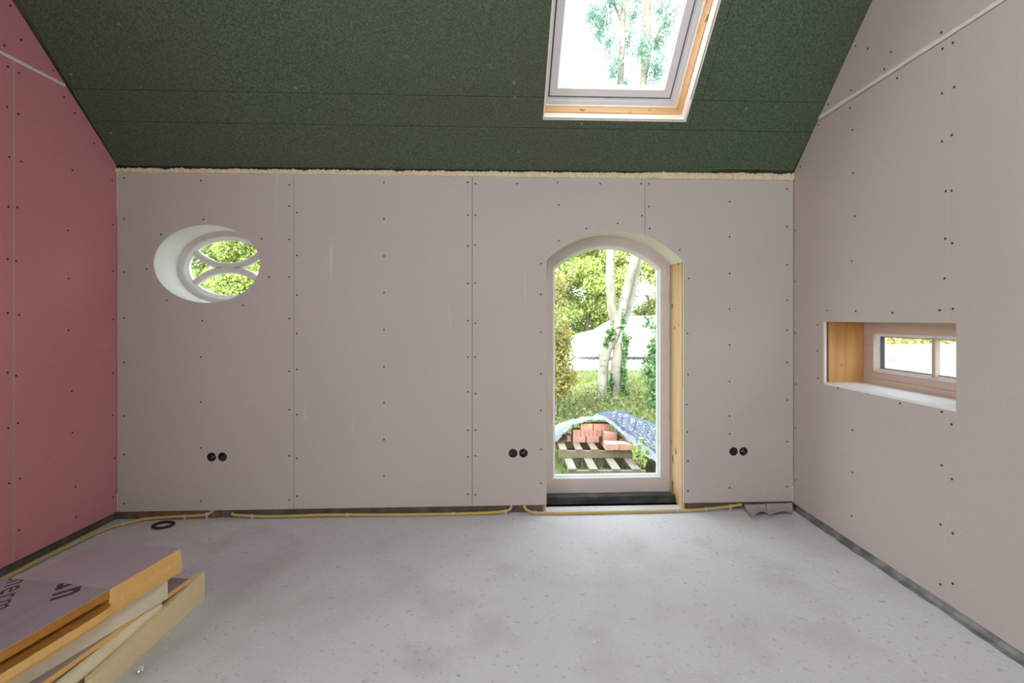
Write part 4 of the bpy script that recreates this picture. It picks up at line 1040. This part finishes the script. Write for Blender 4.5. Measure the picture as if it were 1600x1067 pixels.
for xp in (-0.4, 2.35, 4.9):
    bm = NB(); tube(bm, [(xp, fy + .03, z0 - .1), (xp, fy + .03, z1 + .06)], 0.022, 8); link('post', bm, M['galv'], fen)

# parked white car
car = empty('car', (4.2, 17.3, -0.085), 'white hatchback car parked on the road behind the forked tree', 'car')
CY, CH = 17.3, -0.085
prof = [  # x, half width, z low, z belt, z roof, half width at roof
    (2.10, .62, .36, .62, .62, .58), (2.16, .74, .28, .72, .74, .66), (2.35, .82, .22, .84, .87, .72), (2.75, .85, .20, .93, .96, .74), (3.00, .86, .20, .97, 1.02, .74), (3.35, .86, .20, .99, 1.24, .66),
    (3.75, .86, .20, 1.00, 1.46, .60), (4.3, .86, .20, 1.00, 1.53, .60), (5.0, .86, .20, 1.01, 1.52, .60), (5.6, .86, .20, 1.02, 1.45, .58), (6.3, .84, .22, 1.02, 1.32, .60), (6.72, .80, .28, .98, 1.02, .66), (6.85, .72, .34, .80, .82, .62)]
bm = NB(); rows = []
for (x, w, zl, zb, zr, wr) in prof:
    sec = [(-w * .9, zl), (-w, zl + .12), (-w, (zl + zb) / 2 + .05), (-w * .97, zb), (-wr, zr - .03), (-wr * .8, zr), (wr * .8, zr), (wr, zr - .03), (w * .97, zb), (w, (zl + zb) / 2 + .05), (w, zl + .12), (w * .9, zl)]
    rows.append([bm.verts.new((x, CY + a, CH + b)) for a, b in sec])
for i in range(len(rows) - 1):
    for j in range(12): bm.faces.new([rows[i][j], rows[i + 1][j], rows[i + 1][(j + 1) % 12], rows[i][(j + 1) % 12]])
bm.faces.new(rows[0]); bm.faces.new(rows[-1][::-1])
link('body', bm, M['carwhite'], car, smooth=True)
def car_quad(name, xs_):
    bm = NB(); a, b = [], []
    for (x, lo_f, hi_f) in xs_:
        for i in range(len(prof) - 1):
            if prof[i][0] <= x <= prof[i + 1][0]:
                t = (x - prof[i][0]) / (prof[i + 1][0] - prof[i][0]); q = [prof[i][m] + (prof[i + 1][m] - prof[i][m]) * t for m in range(6)]
        w, zb, zr, wr = q[1] * .97, q[3], q[4] - .03, q[5]
        for lst, f in ((a, lo_f), (b, hi_f)):
            lst.append(bm.verts.new((x, CY - (w + (wr - w) * f) - 0.006, CH + zb + (zr - zb) * f)))
    for i in range(len(a) - 1): bm.faces.new([a[i], a[i + 1], b[i + 1], b[i]])
    geo = bmesh.ops.extrude_face_region(bm, geom=list(bm.faces)); bmesh.ops.translate(bm, verts=[v for v in geo['geom'] if isinstance(v, bmesh.types.BMVert)], vec=(0, 0.004, 0))
    link(name, bm, M['carglare'], car)
car_quad('side_window', [(3.30, .08, .6), (3.7, .06, .85), (4.35, .06, .88)]); car_quad('side_window', [(4.45, .06, .88), (5.0, .06, .88), (5.45, .06, .84)])
for xw in (3.42, 5.95):
    for sy in (-1, 1):
        bm = NB(); n = 24; yc = CY + sy * 0.78
        prs = [(0.0, -.10), (0.20, -.11), (0.30, -.10), (0.315, -.06), (0.315, .06), (0.30, .10), (0.0, .10)]
        rr = [[bm.verts.new((xw + r * math.cos(2 * PI * i / n), yc + (-sy) * (-d) , CH + 0.315 + r * math.sin(2 * PI * i / n))) for i in range(n)] for r, d in prs[1:-1]]
        for k in range(len(rr) - 1):
            for i in range(n): bm.faces.new([rr[k][i], rr[k][(i + 1) % n], rr[k + 1][(i + 1) % n], rr[k + 1][i]])
        bm.faces.new(rr[0]); bm.faces.new(rr[-1][::-1])
        wh = link('wheel', bm, M['cartyre'], car)
        bm = NB(); tube(bm, [(xw, yc + sy * .10, CH + .315), (xw, yc + sy * .118, CH + .315)], 0.2, 20); link('hubcap', bm, M['chrome'], wh)

# white board fence and hedge seen from the side window
wf = empty('board_fence', (11.0, 12.0, gz(11, 12)), 'white horizontal board fence seen through the small side window', 'fence')
for k in range(10):
    bm = NB(); zz = 0.70 - 0.132 * (k + 1)
    box(bm, (8.4, 12.0, zz + 0.012), (16.5, 12.03, zz + 0.132)); link('board', bm, M['fencewhite'], wf)
for xp in (8.4, 11.1, 13.8, 16.45):
    bm = NB(); box(bm, (xp - .04, 12.032, gz(xp, 12.0) - .1), (xp + .04, 12.11, 0.69)); link('post', bm, M['fencewhite'], wf)
rg = np.random.default_rng(91)
hed = empty('autumn_hedge', (12.5, 13.2, gz(12, 13)), 'yellow autumn hedge behind the white board fence', 'hedge')
bl = [(8.2 + .55 * i, 13.2 + .2 * rg.normal(), 0.4 + .9 * (j / 2), .55, .5, .5, 260) for i in range(18) for j in range(3)]
leaf_obj('foliage', cloud(bl, rg, 0.3), 0.11, M['leaforange'], hed, 92, aspect=0.7)
for i in range(10):
    bm = NB(); tube(bm, [(8.4 + i, 13.2, gz(8.4 + i, 13.2) - .05), (8.45 + i, 13.2, 1.0)], 0.03, 6); link('stem', bm, M['bark2'], hed)

# ------------------------------------------------------------------ pallets
def pallet(name, x0, x1, y0, y1, zb, zt, slats, m, lab, slw):
    root = empty(name, ((x0 + x1) / 2, (y0 + y1) / 2, zb), lab, 'pallet', 'wooden pallets outside the arched window')
    for yc in (y0 + 0.012, (y0 + y1) / 2, y1 - 0.03):
        bm = NB(); box(bm, (x0, yc - 0.012, zb), (x1, yc + 0.02, zt - 0.02), bevel=0.003); link('stringer', bm, m, root)
    for (xa, sk) in slats:
        bm = NB()
        v = [bm.verts.new(p) for z in (zt - 0.02, zt) for p in ((xa, y0 - 0.006, z), (xa + slw, y0 - 0.006, z), (xa + slw + sk, y1, z), (xa + sk, y1, z))]
        for f in ((0, 3, 2, 1), (4, 5, 6, 7), (0, 1, 5, 4), (1, 2, 6, 5), (2, 3, 7, 6), (3, 0, 4, 7)): bm.faces.new([v[i] for i in f])
        link('slat', bm, m, root)
    return root
k5 = 5.6 / F
pallet('pallet', 0.645, 1.55, 5.6, 6.75, -0.545, -0.402, [((888 - 800) * k5, 0.0), ((921 - 800) * k5, 0.0), ((957 - 800) * k5, 0.0), ((988 - 800) * k5, 0.0)], M['palletg'], 'grey weathered pallet lying lowest, with four wide slats', 0.095)
pallet('pallet', 0.580, 1.530, 6.03, 6.95, -0.4015, -0.292, [(0.60, 0.0), (0.795, 0.0), (0.99, 0.0), (1.17, 0.0), (1.38, 0.0)], M['palletw'], 'paler pallet on top, carrying the bricks', 0.085)

# ------------------------------------------------------------------ bricks
BL, BH, BT = 0.165, 0.079, 0.05
def brick_mesh():
    bm = NB(); box(bm, (-BL / 2, -BT / 2, 0), (BL / 2, BT / 2, BH), bevel=0.003)
    for v in bm.verts: v.co += Vector((noise.noise(v.co * 20), noise.noise(v.co * 21 + Vector((3, 0, 0))), 0)) * 0.002
    me = bpy.data.meshes.new('brick'); bm.to_mesh(me); bm.free(); me.materials.append(M['brick']); return me
BRK = brick_mesh()
ORD = ['first', 'second', 'third', 'fourth', 'fifth', 'sixth', 'seventh', 'eighth', 'ninth', 'tenth']
def brick(x, y, layer, header, lab):
    o = bpy.data.objects.new('brick', BRK); C.objects.link(o)
    o.location = (x, y, -0.2915 + layer * 0.080); o.rotation_euler = (0, 0, (PI / 2 if header else 0) + random.uniform(-.025, .025))
    tag(o, lab, 'brick', 'red bricks stacked on the pallet')
for i in range(2):
    brick(0.884 + i * 0.178, 6.375, 0, False, 'red brick laid lengthwise in the lowest course, %s from the left' % ORD[i])
    brick(0.884 + i * 0.178, 6.430, 0, False, 'red brick hidden behind the %s lengthwise brick of the lowest course' % ORD[i])
    brick(0.884 + i * 0.178, 6.485, 0, False, 'red brick deep inside the lowest course, %s from the left' % ORD[i])
brick(0.755, 6.47, 0, True, 'red brick end-on at the far left of the lowest course')
for i in range(3): brick(0.828 + i * 0.053, 6.44, 1, True, 'red brick end-on in the middle course, %s of the left trio' % ORD[i])
for i in range(4): brick(0.990 + i * 0.053, 6.44, 1, True, 'red brick end-on in the middle course, %s right of the left trio' % ORD[i])
brick(1.275, 6.26, 0, False, 'red brick in the lowest course under the single lengthwise middle brick'); brick(1.275, 6.315, 0, False, 'red brick tucked behind in the lowest course, right of centre'); brick(1.275, 6.37, 0, False, 'red brick in the back of the lowest course, right of centre')
brick(1.275, 6.26, 1, False, 'red brick laid lengthwise in the middle course, right of centre'); brick(1.275, 6.315, 1, False, 'red brick behind the lengthwise middle-course brick'); brick(1.275, 6.37, 1, False, 'red brick at the back of the middle course, right of centre')
brick(0.985, 6.40, 2, False, 'red brick laid lengthwise in the top course'); brick(0.985, 6.455, 2, False, 'red brick behind the lengthwise top-course brick')
for i in range(4): brick(1.10 + i * 0.053, 6.44, 2, True, 'red brick end-on in the top course, %s from the left' % ORD[i])
for i, x in enumerate((1.240, 1.408)):
    for j in range(3):
        brick(x, 6.005 + j * 0.053, 0, False, 'red brick on the front edge, %s pair, %s row' % (('left', 'right')[i], ('front', 'middle', 'back')[j]))
brick(1.42, 6.31, 0, True, 'red brick end-on behind the right front pair')

# ------------------------------------------------------------------ tarp over the pile
fe = [(856, 694, 6.30), (870, 688, 6.30), (882, 676, 6.30), (898, 663.5, 6.32), (915, 658, 6.34), (932, 655.5, 6.34), (945, 657, 6.3), (958, 666, 6.22), (972, 678, 6.12), (985, 691, 6.0), (996, 700, 5.93), (1010, 712, 5.85), (1035, 728, 5.75), (1070, 740, 5.7)]
be = [(850, 672, 6.9), (864, 664, 6.9), (880, 659, 6.9), (900, 656, 6.95), (915, 655, 7.0), (932, 650, 7.0), (950, 644, 7.0), (966, 641.5, 6.95), (980, 645, 6.9), (998, 653, 6.85), (1014, 660, 6.8), (1030, 667, 6.75), (1050, 680, 6.7), (1085, 705, 6.6)]
fs_ = spline([at(*p) for p in fe], 8); bs_ = spline([at(*p) for p in be], 8); NU = len(fs_) - 1
def tarp_pt(u, v, off=0.0):
    i = min(int(u * NU), NU - 1); t = u * NU - i
    p = fs_[i].lerp(fs_[i + 1], t); q = bs_[i].lerp(bs_[i + 1], t)
    r = p.lerp(q, v); r.z += 0.05 * math.sin(PI * v) * (0.4 + 0.6 * min(1, u * 2)) + 0.034 * noise.noise((u * 16, v * 3.5, 0)) + 0.020 * noise.noise((u * 45, v * 9, 5)) + off
    r.y -= off
    return r
def tarp_part(u0, u1, v0, v1, nu, nv):
    bm = NB(); g_ = [[bm.verts.new(tarp_pt(u0 + (u1 - u0) * i / nu, v0 + (v1 - v0) * j / nv)) for j in range(nv + 1)] for i in range(nu + 1)]
    for i in range(nu):
        for j in range(nv): bm.faces.new([g_[i][j], g_[i + 1][j], g_[i + 1][j + 1], g_[i][j + 1]])
    return bm
UB = 0.40
tarp = link('tarpaulin', tarp_part(UB, 1, 0.14, 1, 70, 24), M['tarpblue'], smooth=True)
tag(tarp, 'crumpled blue and white printed tarpaulin draped over the brick pile', 'tarpaulin')
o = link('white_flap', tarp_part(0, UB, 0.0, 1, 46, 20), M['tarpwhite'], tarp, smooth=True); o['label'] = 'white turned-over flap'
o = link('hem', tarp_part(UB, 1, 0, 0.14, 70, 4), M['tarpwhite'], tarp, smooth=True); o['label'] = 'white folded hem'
for (body, u0, v0, su, sv) in (('SNOTTIN', 0.500, 0.22, 0.060, 0.115), ('SHOPS', 0.548, 0.22, 0.060, 0.14), ('SNOTTIN', 0.590, 0.20, 0.065, 0.125), ('NUMBE', 0.640, 0.20, 0.070, 0.16), ('SNOTTIN', 0.690, 0.18, 0.070, 0.13), ('SHOPS', 0.735, 0.20, 0.065, 0.16), ('NUMBE', 0.79, 0.18, 0.075, 0.17), ('SNOTTIN', 0.84, 0.18, 0.075, 0.13), ('SHOPS', 0.89, 0.18, 0.075, 0.17)):
    vs, fcs = text_mesh(body, 1.0); bm = NB()
    V = [bm.verts.new(tarp_pt(min(u0 + (1 - y) * su * 0.62, .999), min(v0 + x * sv, 1), 0.012)) for x, y in vs]
    for f in fcs:
        try: bm.faces.new([V[i] for i in f])
        except ValueError: pass
    link('lettering', bm, M['print'], tarp)

# weed and terracotta shard beside the pallet
wb_ = at(1000, 728, 5.75)
def small_plant(base, h, lab, seed, n=60):
    rg = np.random.default_rng(seed); root = empty('weed', base, lab, 'weed')
    P = []
    for i in range(6):
        q = Vector(base) + Vector((rg.normal() * .07, rg.normal() * .05, h * (0.6 + .4 * rg.random())))
        pp = spline([base, Vector(base).lerp(q, .5) + Vector((rg.normal() * .02, 0, .02)), q], 5); bm = NB(); tube(bm, pp, 0.003, 5); link('stem', bm, M['leafivy'], root)
        P += [(p.x + rg.normal() * .02, p.y + rg.normal() * .02, p.z + rg.normal() * .02) for p in pp[4:] for _ in range(2)]
    leaf_obj('foliage', P, 0.065, M['leafmid'], root, seed, 0.2, aspect=0.75)
small_plant(Vector((wb_.x + .02, wb_.y, GZ)), 0.46, 'young green weed growing beside the pallet corner', 5)
pc = at(998, 726, 5.72); n = 20
bm = NB(); zz = GZ + 0.0
rr = [[bm.verts.new((pc.x + r * math.cos(2 * PI * i / n), pc.y + 0.12 + r * math.sin(2 * PI * i / n), GZ + z)) for i in range(n)] for r, z in ((0.045, 0), (0.062, 0.11), (0.07, 0.11), (0.07, 0.14), (0.062, 0.14), (0.05, 0.04))]
for k in range(5):
    for i in range(n): bm.faces.new([rr[k][i], rr[k][(i + 1) % n], rr[k + 1][(i + 1) % n], rr[k + 1][i]])
bm.faces.new(rr[0][::-1]); bm.faces.new(rr[-1])
tag(link('flower_pot', bm, M['terracotta'], smooth=True), 'small terracotta pot by the weed at the pallet corner', 'pot')
